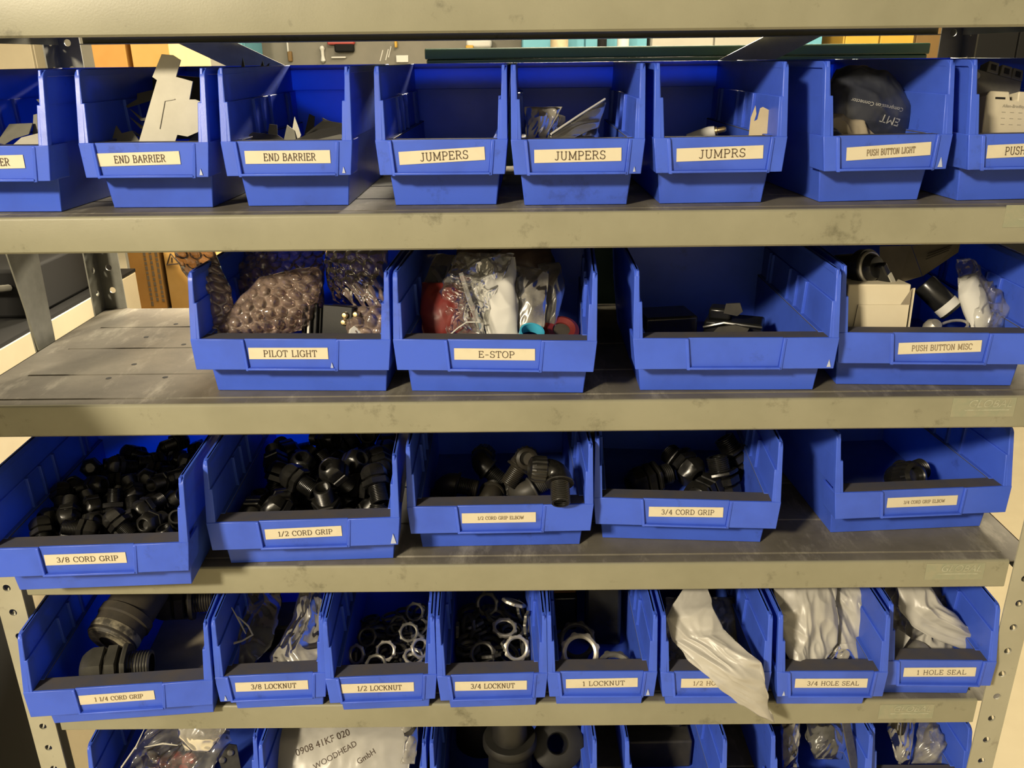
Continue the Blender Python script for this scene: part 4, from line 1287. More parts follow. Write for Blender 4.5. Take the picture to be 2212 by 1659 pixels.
M_FOLD = mat('bright film crease', (.74, .72, .64), .25, 0, .6, trans=.25, tcol=(.7, .68, .6))
B2 = [o for o in bpy.data.objects if o.get('label', '').startswith('clear bag of dark parts with a bright')][0]
fold('bright_fold', [(470, 1284, .058), (482, 1318, .048), (488, 1334, .044)], [.0050, .0025, .0008], B2)
fold('bright_fold', [(500, 1312, .046), (516, 1340, .040), (531, 1369, .034)], [.0006, .0012, .0008], B2)
fold('bright_fold', [(514, 1332, .042), (536, 1352, .036), (546, 1371, .032), (524, 1384, .030), (500, 1391, .026)], [.0006, .0012, .0014, .0012, .0018], B2)
fold('bright_fold', [(498, 1392, .026), (493, 1412, .018), (489, 1434, .010)], [.0018, .0014, .0005], B2)
dk = random.Random(3)
for i in range(9):
    p = at(520 + dk.uniform(-25, 60), 1360 + dk.uniform(-60, 50), z=S4 + .022 + .004 * (i % 3))
    place(NUT['ad'], aim(p, (dk.uniform(-.6, .6), -.6, .7), dk.random()), 'dark ring nut inside the clear bag of the 3/8 LOCKNUT bin', 'ring nuts in the bag of the 3/8 LOCKNUT bin')
b = MB()
b.box(-.040, .040, 0, .060, 0, .040)
tag(b.build('parts_carton', M_BLACKM, None, BINS['E2'].matrix_world @ TR((-.004, .100, .004)), bevel=.004), 'dark carton behind the bags of the 3/8 LOCKNUT bin', 'carton')

# ------------------------------------------------------------------ lowest shelf
S5 = SZ[5]
M_RED = mat('red plastic', (.42, .035, .03), .35, 0, .5, var=(.30, .02, .02), scale=30)
bag('plastic_bag', 'shiny clear bag of red parts in the first bin of the lowest shelf', 'plastic bag',
    [(330, 1560, 0.084), (300, 1600, 0.067), (268, 1645, 0.046), (255, 1690, 0.029)], [(480, 1560, 0.089), (500, 1600, 0.069), (470, 1645, 0.049), (455, 1690, 0.032)], M_CLEAR, .020, .014, 40, 81, nu=56, nv=50)
for i, (px, py) in enumerate(((325, 1640), (352, 1648), (380, 1640), (410, 1642), (340, 1668), (372, 1672), (400, 1668))):
    b = MB()
    b.lathe([(0, .012), (.006, .012), (.010, .008), (.011, 0), (.011, -.006), (.007, -.008), (0, -.008)], 16)
    tag(b.build('push_button', M_RED, None, aim(at(px, py, z=S5 + .030 + .004 * (i % 2)), (dk.uniform(-.7, .7), -.5, dk.uniform(.2, 1)))), 'red push button in the clear bag on the lowest shelf', 'push button', 'red buttons in the clear bag')
B3 = [o for o in bpy.data.objects if o.get('label', '').startswith('shiny clear bag of red')][0]
fold('bright_fold', [(312, 1574, .030), (294, 1612, .024), (262, 1658, .018)], [.0004, .0010, .0012], B3)
fold('bright_fold', [(312, 1614, .026), (352, 1606, .030), (384, 1610, .030)], [.0005, .0014, .0006], B3)
bag('plastic_bag', 'pale hazy bag top hanging into the bag of red parts', 'plastic bag',
    [(378, 1562, .040), (384, 1590, .034), (402, 1622, .028)], [(494, 1562, .046), (478, 1592, .036), (452, 1626, .030)], M_HAZY, .006, .006, 50, 87, nu=36, nv=36)
br = thing('hinge_bracket', 'dark metal hinge bracket with round rivets beside the bag of red parts', 'bracket', aim(at(492, 1640, y=.10), (.3, -.85, .45), .4))
b = MB()
b.prism([(-.020, -.030), (.004, -.034), (.020, .010), (.010, .020), (-.008, .014)], 0, .0025, 'z')
b.build('plate', M_GREYN, br, bevel=.0006)
for x, y in ((-.004, -.018), (.008, .006), (-.006, .004)):
    b = MB()
    b.lathe([(0, .0062), (.0030, .0060), (.0046, .0045), (.0050, .0025)], 14)
    b.build('rivet', M_ZINC, br, TR((x, y, 0)))
M_CREAMB = mat('cream card', (.62, .52, .33), .6, var=(.52, .43, .26), scale=30)
b = MB()
b.prism([(0, 0), (.022, 0), (.026, .05), (.024, .118), (.002, .118), (-.002, .05)], 0, .002, 'y')
tag(b.build('card_strip', M_CREAMB, None, TR(inbin('F2', -.096, .055, .008), (R(-8), 0, 0))), 'cream card on edge next to the printed white bag', 'card')
bg = bag('plastic_bag', 'white bag printed with part numbers on the lowest shelf', 'plastic bag',
         [(596, 1560, 0.084), (578, 1600, 0.061), (592, 1650, 0.039), (600, 1700, 0.019)], [(880, 1560, 0.087), (892, 1600, 0.065), (885, 1650, 0.042), (880, 1700, 0.021)], M_WBAG, .012, .0035, 30, 91, nu=60, nv=44)
bag('plastic_bag', 'clear bag corner at the end of the printed white bag', 'plastic bag',
    [(868, 1556, 0.079), (872, 1600, 0.056), (868, 1650, 0.034)], [(900, 1556, 0.079), (904, 1600, 0.056), (897, 1650, 0.034)], M_HAZY, .008, .007, 60, 93, nu=24, nv=44)


def wrap(o, target, d, lift=.0004):
    """lay a flat print onto a surface, moving it along d"""
    from mathutils.bvhtree import BVHTree
    bpy.context.view_layer.update()
    tm = target.matrix_world
    bv = BVHTree.FromPolygons([tm @ v.co for v in target.data.vertices], [list(p.vertices) for p in target.data.polygons])
    d = Vector(d).normalized()
    M, Mi = o.matrix_world, o.matrix_world.inverted()
    for v in o.data.vertices:
        w = M @ v.co
        h = bv.ray_cast(w - d * .12, d)
        if h[0] is not None:
            v.co = Mi @ (h[0] - d * lift)


def print_on(text, p0, p1, yoff, size, parent, name='print'):
    """ink on a bag: a line of type from photo point p0 to p1 at the bag's depth"""
    a, c = at(p0[0], p0[1], y=p0[2]), at(p1[0], p1[1], y=p1[2])
    d = (c - a)
    n = Vector((-.05, -.80, .58))
    x = d.normalized()
    y = -(n - x * n.dot(x)).normalized()
    z = x.cross(y)
    M = Matrix((x, y, z)).transposed().to_4x4()
    M.translation = (a + c) / 2 - y * yoff
    o = sans(text, d.length, name, M_INK, parent, M)
    wrap(o, parent, M.translation - CAM_POS)
    return o


print_on('0908 41KF 020', (650, 1622, .058), (765, 1576, .068), .020, .01, bg)
print_on('WOODHEAD', (688, 1652, .050), (778, 1600, .065), .021, .01, bg)
print_on('GmbH', (782, 1640, .057), (818, 1616, .063), .020, .01, bg)

# big black pipe fittings
M_RUB = mat('matt black pipe fitting', (.013, .0125, .011), .5, 0, .4, var=(.022, .021, .018), scale=30, bump=.1, bscale=300)


def pipe_elbow(name, label, M, r, flange):
    o = thing(name, label, 'pipe fitting', M)
    b = MB()
    b.lathe([(r * .8, .052), (r, .052), (r * 1.02, .030), (r * 1.02, 0), (r, -.06), (r * .8, -.06)], 36)
    b.lathe([(0, .035), (r * .82, .035), (r * .82, .052)], 36)
    b.build('body', M_RUB, o)
    b = MB()
    b.lathe([(r, .006), (flange, .006), (flange + .001, 0), (flange, -.006), (r, -.006)], 36)
    b.build('collar', M_RUB, o)
    return o


pf = thing('pipe_fitting', 'thick black pipe fitting standing upright in the middle of the lowest shelf', 'pipe fitting', aim(inbin('F3', -.004, .044, .0040), (0, -.04, 1)))
b = MB()
b.lathe([(0, .148), (.018, .147), (.0225, .140), (.0235, .094), (0, .094)], 36)
b.build('neck', M_RUB, pf)
b = MB()
b.lathe([(0, .098), (.034, .098), (.0365, .094), (.0365, .086), (.034, .082), (0, .082)], 36)
b.build('collar', M_RUB, pf)
b = MB()
b.lathe([(0, .084), (.029, .084), (.030, .04), (.030, .0), (0, .0)], 36)
b.build('body', M_RUB, pf)
cp = thing('pipe_flange', 'wide black flanged disc with a round hole facing out on the lowest shelf', 'pipe fitting', aim(at(1204, 1606, y=.070), (.06, -.72, .69)))
b = MB()
b.lathe([(.0135, .003), (.0150, .005), (.033, .005), (.036, .003), (.036, -.004), (.0135, -.004), (.0135, .003)], 40)
b.build('flange', M_RUB, cp)
b = MB()
b.lathe([(.0135, -.004), (.020, -.004), (.020, -.040), (.0135, -.040), (.0115, -.030), (.0135, -.018), (.0135, -.004)], 30)
b.build('sleeve', M_RUB, cp)
cn = thing('pipe_reducer', 'black tapered pipe fitting leaning in the corner of the big fittings bin', 'pipe fitting', aim(inbin('F3', -.044, .135, .0605), (.06, .02, 1)))
b = MB()
b.lathe([(.012, .080), (.018, .080), (.020, .060), (.030, .010), (.036, -.010), (.036, -.055), (.028, -.055)], 30)
b.build('body', M_RUB, cn)
b = MB()
b.lathe([(.020, .064), (.026, .064), (.027, .058), (.026, .052), (.020, .052)], 30)
b.build('collar', M_RUB, cn)
pipe_elbow('pipe_fitting', 'black pipe fitting lying at the back of the big fittings bin', aim(inbin('F3', .020, .175, .072), (1, .2, .1)), .026, .034)
b = MB()
b.lathe([(0, .040), (.020, .040), (.024, .036), (.024, -.040), (0, -.040)], 30)
tag(b.build('round_plug', M_BLACKM, None, aim(inbin('F4', -.004, .120, .075), (.95, -.2, .1))), 'dark cylinder lying in the narrow bin of the lowest shelf', 'plug')
b = MB()
b.box(-.045, .045, 0, .10, 0, .047)
tag(b.build('parts_carton', M_BLACKM, None, BINS['F4'].matrix_world @ TR((0, .08, .0036)), bevel=.003), 'dark carton under the cylinder in the narrow bin', 'carton')
b = MB()
b.box(-.007, .007, 0, .0018, -.055, .055)
tag(b.build('metal_strip', M_GREYN, None, aim(at(1838, 1622, y=.025), (-.20, .30, .95))), 'thin metal strip standing up in front of the crumpled bags', 'metal strip')
bag('plastic_bag', 'hazy crinkled bag end at the side of the narrow bin with the metal strip', 'plastic bag',
    [(1685, 1555, 0.084), (1688, 1600, 0.064), (1690, 1660, 0.037)], [(1730, 1555, 0.084), (1726, 1600, 0.064), (1722, 1660, 0.039)], M_HAZY, .012, .010, 55, 101, nu=36, nv=44)
bag('plastic_bag', 'smoky crumpled bag in the middle of the narrow bin with the metal strip', 'plastic bag',
    [(1740, 1560, 0.094), (1748, 1600, 0.069), (1760, 1640, 0.046)], [(1840, 1560, 0.094), (1835, 1600, 0.069), (1815, 1640, 0.049)], M_GREYF, .018, .013, 48, 107, nu=44, nv=44)
b = MB()
b.box(-.040, .040, 0, .05, 0, .06)
tag(b.build('parts_carton', M_BLACKM, None, BINS['F5'].matrix_world @ TR((-.003, .150, .0036)), bevel=.003), 'dark carton behind the smoky bag of the narrow bin', 'carton')
bag('plastic_bag', 'hazy bag with its corner hanging down in the bin beside the post', 'plastic bag',
    [(1915, 1555, 0.084), (1925, 1600, 0.059), (1940, 1650, 0.037)], [(1980, 1555, 0.084), (1972, 1600, 0.059), (1960, 1655, 0.037)], M_HAZY, .012, .012, 50, 111, nu=40, nv=44)
bag('plastic_bag', 'puffed hazy bag filling the bin beside the post', 'plastic bag',
    [(1985, 1555, 0.094), (1980, 1600, 0.069), (1968, 1650, 0.044)], [(2020, 1555, 0.094), (2045, 1600, 0.069), (2082, 1650, 0.049)], M_HAZY, .018, .013, 45, 117, nu=44, nv=44)
# ------------------------------------------------------------------ upper shelf contents
M_PALE = mat('pale grey plate plastic', (.56, .54, .45), .5, 0, .4, var=(.48, .46, .38), scale=30)
M_OLIVE = mat('grey plate plastic', (.20, .195, .16), .5, 0, .4, var=(.15, .145, .12), scale=30)
M_DPLATE = mat('dark grey plate plastic', (.055, .053, .045), .42, 0, .5, var=(.035, .034, .03), scale=30)
S1, S2 = SZ[1], SZ[2]


def cut_plate(name, label, px, ya, yb, m, t=.0018, group=None, line=None):
    """thin moulded plate leaning back: outline given by photo points, depth ya at its foot, yb at its top"""
    lo, hi = max(p[1] for p in px), min(p[1] for p in px)

    def w(p, k=0):
        d = ya + (yb - ya) * (lo - p[1]) / (lo - hi)
        return at(p[0], p[1], y=d) + Vector((0, k, 0))
    b = MB()
    b.loft([[w(p) for p in px], [w(p, t) for p in px]])
    o = b.build(name, m, None, smooth=0)
    if line:
        g = MB()
        P = [w(p, -.0006) for p in line]
        g.tube(P, .0005, 5)
        g.build('moulded_ridge', m, o)
    return tag(o, label, 'end plate', group)


GP = 'end barrier plates'
cut_plate('end_plate', 'tall pale grey end plate standing up out of its bin, notched at the side',
          [(287, 306), (300, 306), (339, 173), (329, 166), (349, 117), (373, 119), (390, 130), (380, 166), (395, 170), (416, 176), (409, 215), (422, 215), (443, 224),
           (428, 285), (405, 295), (383, 291), (378, 306)], .056, .064, M_PALE, group=GP, line=[(345, 278), (356, 218), (378, 214)])
cut_plate('end_plate', 'olive grey end plate leaning in the corner beside the tall pale one',
          [(222, 308), (219, 289), (240, 256), (262, 288), (285, 282), (303, 308)], .075, .10, M_OLIVE, group=GP)
cut_plate('end_plate', 'grey end plate lying aslant behind the tall pale one',
          [(271, 229), (296, 214), (296, 202), (338, 192), (330, 216), (276, 233)], .115, .15, M_OLIVE, group=GP)
for k, (x, y) in enumerate(((281, 236), (280, 253), (288, 283))):
    cut_plate('end_plate', 'edge of a grey end plate in the fan under the aslant one, %s' % ('topmost', 'middle', 'lowest')[k],
              [(x, y), (x + 26, y + 19), (x + 45, y + 16), (x + 46, y + 24), (x + 24, y + 25)], .095, .11, M_OLIVE, group=GP)
cut_plate('end_plate', 'dark end plate hidden in shade behind the tall pale one',
          [(405, 306), (420, 292), (441, 262), (447, 306)], .080, .095, M_OLIVE, group=GP)
cut_plate('end_plate', 'black end plate standing at the back of the fullest plate bin',
          [(300, 225), (318, 175), (345, 160), (440, 168), (446, 300), (330, 300)], .18, .21, M_DPLATE, group=GP)
cut_plate('end_plate', 'black end plate leaning to the bare wall of the fullest plate bin',
          [(250, 262), (262, 196), (300, 186), (322, 300), (268, 300)], .20, .23, M_DPLATE, group=GP)
cut_plate('end_plate', 'grey end plate lying in the bin at the open end of the shelf',
          [(-20, 306), (-2, 300), (20, 268), (70, 266), (62, 290), (30, 300), (10, 312)], .062, .09, M_OLIVE, group=GP)
cut_plate('end_plate', 'dark end plate standing against the wall of the bin at the open end',
          [(70, 300), (72, 248), (98, 241), (103, 300)], .085, .10, M_OLIVE, group=GP)
cut_plate('end_plate', 'pale end plate flat behind the lip of the bin at the open end',
          [(22, 318), (46, 297), (98, 284), (103, 318)], .048, .07, M_PALE, group=GP)
cut_plate('end_plate', 'grey scrap of plate high against the wall of the bin at the open end',
          [(78, 215), (102, 211), (102, 230), (92, 230)], .10, .11, M_OLIVE, group=GP)
# low dark heap in the third bin
for k, (pts, ya, yb, mm) in enumerate((
        ([(622, 307), (688, 281), (752, 270), (752, 307)], .070, .12, M_DPLATE),
        ([(646, 300), (700, 258), (752, 272), (752, 290), (690, 300)], .10, .15, M_DPLATE),
        ([(695, 254), (712, 262), (752, 268), (752, 285), (706, 285)], .13, .15, M_DPLATE),
        ([(612, 307), (620, 270), (636, 282), (640, 307)], .080, .095, M_OLIVE),
        ([(628, 300), (636, 252), (650, 292), (645, 303)], .085, .10, M_PALE),
        ([(576, 307), (582, 268), (598, 270), (600, 307)], .10, .115, M_OLIVE),
        ([(660, 307), (735, 290), (752, 298), (752, 307)], .062, .075, M_OLIVE),
        ([(655, 300), (668, 246), (680, 252), (676, 300)], .19, .20, M_DPLATE),
        ([(520, 305), (545, 286), (600, 292), (618, 305)], .075, .10, M_DPLATE))):
    cut_plate('end_plate', ('dark end plate lying foremost in the low heap', 'dark end plate across the middle of the low heap', 'dark end plate on top of the low heap', 'grey end plate on edge beside the low heap',
                            'pale sliver of plate upright in the low heap', 'grey end plate standing apart near the bare wall behind the second END BARRIER label', 'thin grey plate flat under the low heap', 'dark end plate upright behind the low heap',
                            'dark end plate flat near the bare wall of the low heap bin')[k], pts, ya, yb, mm, group=GP)
for k, pts in enumerate(([(520, 150), (524, 124), (530, 150)], [(560, 150), (567, 131), (572, 150)], [(565, 150), (582, 136), (578, 150)])):
    cut_plate('end_plate', ('tallest black plate tip above the far rim of the low heap bin', 'shorter black plate tip above the far rim of the low heap bin', 'slanted black plate tip above the far rim of the low heap bin')[k], pts, .262, .264, M_DPLATE, group=GP)

# clear bags in the second JUMPERS bin
bag('plastic_bag', 'clear bag with a straight bright top edge in the second JUMPERS bin', 'plastic bag',
    [(1134, 231, .070), (1136, 262, .066), (1138, 304, .060)], [(1214, 231, .070), (1196, 262, .066), (1180, 304, .062)], M_HAZY, .010, .006, 60, 130, nu=40, nv=36)
bag('plastic_bag', 'clear crinkled bag end beside the straight one in the second JUMPERS bin', 'plastic bag',
    [(1168, 238, .090), (1164, 270, .085), (1160, 304, .08)], [(1222, 252, .094), (1212, 275, .088), (1196, 304, .082)], M_HAZY, .008, .008, 70, 134, nu=30, nv=30)
env = pillow(edge([(1306, 214, .110), (1248, 252, .084), (1178, 302, .054)]), edge([(1310, 222, .110), (1292, 276, .084), (1225, 304, .056)]), .003, .0025, 40, 140, nu=24, nv=40).build('flat_packet', M_GREYF, None, smooth=180)
tag(env, 'flat grey packet leaning with a bright upper edge in the second JUMPERS bin', 'packet')
eb = MB()
eb.tube([at(1307, 214, y=.109), at(1250, 250, y=.083), at(1190, 290, y=.058)], .0012, 6)
eb.build('sealed_edge', M_WINNER, env)
bag('plastic_bag', 'grey bag lying low under the leaning packet', 'plastic bag',
    [(1222, 290, .10), (1222, 306, .085)], [(1296, 268, .12), (1290, 306, .095)], M_GREYF, .008, .006, 50, 143, nu=24, nv=20)

# torn tag and small terminal in the JUMPRS bin
tagp = cut_plate('paper_tag', 'torn cream paper tag with faint print in the JUMPRS bin',
                 [(1617, 297), (1622, 254), (1632, 228), (1634, 246), (1629, 262), (1636, 258), (1642, 234), (1648, 231), (1672, 243), (1682, 256), (1668, 297)], .052, .058, M_CREAMB, t=.0006)
tagp['category'] = 'paper tag'
cn_ = thing('wire_terminal', 'small white wire terminal with a brass tip lying in the JUMPRS bin', 'terminal', aim(at(1524, 288, y=.110), (.92, -.25, .22)))
b = MB()
b.lathe([(0, -.020), (.0035, -.020), (.0055, -.006), (.0065, .004), (.0055, .010), (0, .010)], 14)
b.build('sleeve', M_WINNER, cn_)
b = MB()
b.lathe([(0, .010), (.0045, .010), (.0045, .0125), (.003, .0130), (.003, .020), (.0018, .022), (0, .022)], 12)
M_BRASS = mat('brass', (.55, .42, .22), .3, .9, .5)
b.build('brass_tip', M_BRASS, cn_)

# navy printed bag, PUSH BUTTON LIGHT bin
nb = bag('plastic_bag', 'dark navy bag with upside-down print bulging from the PUSH BUTTON LIGHT bin', 'plastic bag',
         [(1806, 150, .130), (1788, 190, .100), (1794, 240, .082), (1808, 310, .075)], [(1862, 156, .145), (1940, 190, .125), (1966, 235, .105), (1955, 310, .090)], M_DARKBAG, .022, .004, 34, 150, nu=56, nv=56, aniso=.8)
M_SILV = mat('silver print', (.42, .42, .40), .5)


def print_flipped(text, a, c, parent, m, name='print'):
    A, C = at(a[0], a[1], y=.02), at(c[0], c[1], y=.02)
    x = (C - A).normalized()
    y = Vector((0, 1, 0))
    y = (y - x * y.dot(x)).normalized()
    z = x.cross(y)
    M = Matrix((x, y, z)).transposed().to_4x4()
    M.translation = (A + C) / 2
    o = sans(text, (C - A).length, name, m, parent, M)
    wrap(o, parent, M.translation - CAM_POS)
    return o


print_flipped('Compression Connector', (1955, 238), (1835, 214), nb, M_SILV)
print_flipped('EMT', (1944, 265), (1902, 253), nb, M_SILV)
bag('paper_wrap', 'khaki paper crumpled in front of the navy bag', 'paper',
    [(1778, 246, .075), (1772, 268, .066), (1800, 288, .060)], [(1838, 248, .085), (1880, 278, .075), (1905, 300, .066)], M_KRAFT, .008, .008, 45, 155, nu=36, nv=30)
bag('plastic_bag', 'black bag end low behind the lip of the PUSH BUTTON LIGHT bin', 'plastic bag',
    [(1774, 262, .058), (1774, 300, .056)], [(1800, 284, .060), (1850, 304, .058)], M_DARKBAG, .006, .004, 45, 158, nu=20, nv=20)

# relay in the last bin of the upper shelf
M_RELAY = mat('cream relay housing', (.66, .60, .45), .45, 0, .5, var=(.58, .52, .38), scale=30)
M_GMOD = mat('grey module plastic', (.15, .14, .11), .5, 0, .4, var=(.10, .095, .08), scale=40)
p0 = at(2168, 242, y=.072)
rl = thing('relay', 'cream relay with faint print standing in the last bin of the upper shelf', 'relay', TR((p0.x, p0.y, p0.z - .001), (R(-12), R(3), R(3.5))))
b = MB()
b.prism([(-.0215, -.052), (.026, -.052), (.026, .0220), (.0140, .0220), (.0140, .0130), (.006, .0130), (.004, .0215), (-.016, .0215), (-.0195, .017)], 0, .03, 'y')
b.build('housing', M_RELAY, rl, bevel=.0012)
b = MB()
b.box(-.0105, .0000, -.0004, .002, .0135, .0155)
b.box(-.0075, -.0035, -.0004, .002, -.0245, -.0225)
for i in range(5):
    b.box(.0085 + i * .0042, .0098 + i * .0042, -.0004, .002, -.0225, -.0195)
b.build('slot', M_HOLE, rl)
M_GINK = mat('grey ink', (.34, .31, .24), .6)
sans('Allen-Bradley', .024, 'print', M_GINK, rl, TR((.0095, -.0003, .0070)), shear=.2)
b = MB()
for i in range(3):
    for j in range(3):
        b.box(-.002 + i * .009, .002 + i * .009, -.0003, 0, .0005 - j * .006, .0011 - j * .006)
b.build('print_marks', M_GINK, rl)
gm = thing('terminal_module', 'grey terminal module with square holes behind the cream relay', 'module', TR(at(2150, 172, y=.115), (R(-20), R(14), R(6))))
b = MB()
b.box(-.035, .032, 0, .035, -.075, .006)
b.build('housing', M_GMOD, gm, bevel=.001)
for i, x in enumerate((-.006, .010, .024)):
    b = MB()
    b.prism([(x - .007, .005), (x + .007, .005), (x + .006, .017), (x - .006, .017)], -.002, .012, 'y')
    b.build('terminal_block', M_GMOD, gm, bevel=.0008)
    b = MB()
    b.box(x - .003, x + .003, -.0026, -.0016, .008, .014)
    b.build('wire_hole', M_HOLE, gm)
b = MB()
b.lathe([(0, .002), (.0035, .002), (.0042, .001), (.0042, 0)], 14)
b.build('screw', M_ZINC, gm, TR((-.024, -.001, -.002), (R(90), 0, 0)))

# ------------------------------------------------------------------ second shelf contents
bub = dict(bubbles=(.0150, .0060), aniso=.9)
bag('bubble_wrap', 'strip of pinkish bubble wrap hanging over the side of the PILOT LIGHT bin', 'bubble wrap',
    [(372, 536, .100), (392, 585, .082), (440, 640, .070), (450, 672, .066), (440, 705, .062), (460, 728, .058)],
    [(462, 536, .105), (478, 580, .090), (500, 625, .080), (506, 665, .074), (505, 700, .068), (512, 728, .062)], M_PINK, .010, .0025, 60, 201, nu=40, nv=110, **bub)
bag('bubble_wrap', 'thick roll of pinkish bubble wrap slanting across the PILOT LIGHT bin', 'bubble wrap',
    [(690, 575, .105), (640, 580, .095), (560, 600, .088), (520, 640, .080), (480, 690, .068), (455, 726, .058)],
    [(694, 610, .105), (690, 640, .095), (675, 690, .085), (650, 715, .078), (600, 726, .070), (500, 730, .062)], M_PINK, .022, .003, 60, 211, nu=70, nv=90, **bub)
bag('bubble_wrap', 'pinkish bubble wrap bunched at the back corner of the PILOT LIGHT bin', 'bubble wrap',
    [(700, 540, .170), (705, 600, .150), (720, 650, .130)], [(838, 540, .150), (834, 610, .135), (832, 690, .110)], M_PINK, .020, .004, 60, 221, nu=60, nv=60, **bub)
bag('bubble_wrap', 'darker bubble wrap lying deep in the PILOT LIGHT bin', 'bubble wrap',
    [(500, 536, .22), (470, 600, .18), (480, 690, .13)], [(700, 536, .22), (700, 600, .18), (700, 690, .14)], M_PINK, .020, .004, 60, 231, nu=60, nv=60, **bub)
bag('bubble_wrap', 'scrap of bubble wrap under the black contact block', 'bubble wrap',
    [(740, 670, .090), (745, 700, .080), (750, 730, .070)], [(834, 660, .10), (834, 690, .085), (834, 728, .072)], M_PINK, .012, .003, 60, 241, nu=40, nv=40, **bub)
p0 = at(712, 690, y=.078)
cb = thing('contact_block', 'black contact block with brass screws in the PILOT LIGHT bin', 'contact block', TR((p0.x, p0.y, p0.z - .006), (R(-14), R(2), R(-12))))
b = MB()
b.box(-.010, .026, 0, .030, -.050, .022)
b.build('housing', M_GBLK, cb, bevel=.0012)
b = MB()
b.box(-.0330, -.0120, .002, .028, -.050, .018)
b.box(-.0330, -.0290, -.003, .002, -.050, .020)
b.box(-.0190, -.0150, -.003, .002, -.050, .023)
b.build('side_frame', M_GBLK, cb, bevel=.001)
b = MB()
b.box(-.0262, -.0228, -.004, .001, -.030, .020)
b.build('clear_bar', M_ZINC, cb, bevel=.0008)
b = MB()
b.box(-.0345, -.0130, -.0045, -.001, -.020, -.014)
b.box(-.0090, .0080, -.0045, -.001, -.023, -.018)
b.build('white_foot', M_PALE, cb, bevel=.0006)
for x, z in ((.018, .012), (.017, .004), (.031, .014)):
    b = MB()
    b.lathe([(0, .004), (.0024, .0038), (.0038, .002), (.0038, -.003), (0, -.003)], 12)
    b.build('screw', M_BRASS, cb, TR((x, -.001, z), (R(90), 0, 0)))
b = MB()
b.box(.026, .040, .004, .026, -.050, .012)
b.build('terminal_side', M_GBLK, cb, bevel=.001)
p0 = at(780, 718, y=.068)
wt = thing('lamp_terminal', 'small white connector with a brass screw by the PILOT LIGHT lip', 'connector', TR((p0.x, p0.y, p0.z), (R(-30), R(8), R(20))))
b = MB()
b.prism([(-.016, -.012), (.020, -.012), (.016, .000), (.004, .010), (-.006, .009), (-.012, .004)], 0, .008, 'y')
b.build('body', M_WINNER, wt, bevel=.0008)
b = MB()
b.lathe([(0, .003), (.003, .0028), (.0042, .001), (.0042, -.002), (0, -.002)], 12)
b.build('screw', M_BRASS, wt, TR((.005, -.001, -.004), (R(90), 0, 0)))

# E-STOP bin
M_RBAG = mat('dull red plastic', (.20, .024, .020), .45, 0, .5, var=(.10, .012, .010), scale=20)
bag('plastic_bag', 'crinkled clear bag catching bright glints in the E-STOP bin', 'plastic bag',
    [(990, 545, .110), (968, 590, .090), (950, 630, .078), (965, 722, .058)], [(1110, 548, .112), (1095, 590, .096), (1062, 650, .080), (1040, 728, .060)], M_CLEAR, .012, .010, 70, 251, nu=70, nv=80, aniso=.8)
bag('foam_sheet', 'white foam wrap inside the clear bag of the E-STOP bin', 'packing sheet',
    [(1000, 555, .118), (1022, 620, .098), (1040, 680, .080), (1058, 732, .064)], [(1112, 555, .118), (1114, 620, .098), (1120, 680, .080), (1120, 732, .066)], M_WINNER, .016, .008, 34, 255, nu=40, nv=56)
bag('red_packet', 'dull red packet under the crinkled bag in the E-STOP bin', 'packet',
    [(912, 610, .100), (905, 680, .080), (920, 732, .064)], [(1000, 610, .098), (1020, 690, .078), (1035, 736, .064)], M_RBAG, .016, .006, 35, 259, nu=40, nv=40)
bag('plastic_bag', 'flat clear packet with a folded top beside the white foam in the E-STOP bin', 'plastic bag',
    [(1110, 572, .125), (1112, 640, .098), (1122, 715, .072)], [(1182, 583, .118), (1182, 640, .096), (1172, 715, .074)], M_HAZY, .008, .006, 45, 263, nu=44, nv=56)
bag('plastic_bag', 'smoky clear bag behind the flat packet in the E-STOP bin', 'plastic bag',
    [(1160, 570, .150), (1178, 640, .118), (1176, 720, .085)], [(1208, 566, .150), (1222, 620, .125), (1200, 715, .090)], M_GREYF, .012, .008, 40, 267, nu=36, nv=50)
bag('plastic_bag', 'dark glossy bag against the bare wall of the E-STOP bin', 'plastic bag',
    [(905, 550, .20), (900, 620, .16), (905, 700, .115)], [(985, 550, .19), (960, 620, .155), (950, 700, .115)], M_GREYF, .016, .008, 35, 271, nu=36, nv=50)
bag('plastic_bag', 'brownish bag at the back of the E-STOP bin under the shelf above', 'plastic bag',
    [(985, 538, .21), (980, 580, .18)], [(1190, 538, .21), (1200, 590, .17)], mat('brownish film', (.16, .10, .07), .35, 0, .5, var=(.25, .18, .12), scale=25), .016, .010, 40, 275, nu=50, nv=30)
zp = MB()
zp.tube([at(996, 590, y=.070), at(1015, 650, y=.058), at(1046, 730, y=.044)], [.0030, .0034, .0038], 4)
tag(zp.build('zip_strip', M_CLEAR, None), 'narrow clear zip strip slanting down the front of the E-STOP bag', 'strip')
b = MB()
b.tube([at(968, 727, y=.050), at(990, 708, y=.054), at(1008, 696, y=.058), at(1040, 696, y=.060)], .0009, 6)
tag(b.build('bag_edge', M_WINNER, None), 'bright folded bag edge low in the E-STOP bin', 'bag edge')
M_CYAN = mat('cyan plastic ring', (.06, .42, .62), .4, 0, .5, var=(.05, .36, .55), scale=30)
cr = MB()
cr.lathe([(.0118, -.006), (.0138, -.006), (.0142, 0), (.0138, .006), (.0118, .006), (.0112, 0), (.0118, -.006)], 32)
tag(cr.build('collar_ring', M_CYAN, None, aim(at(1148, 724, y=.052), (.12, -.42, .90))), 'bright cyan plastic ring at the lip of the E-STOP bin', 'ring')
rr = thing('stop_button', 'dark red round button head in the shade of the E-STOP bin', 'push button', aim(at(1212, 716, y=.085), (.05, -.55, .83)))
b = MB()
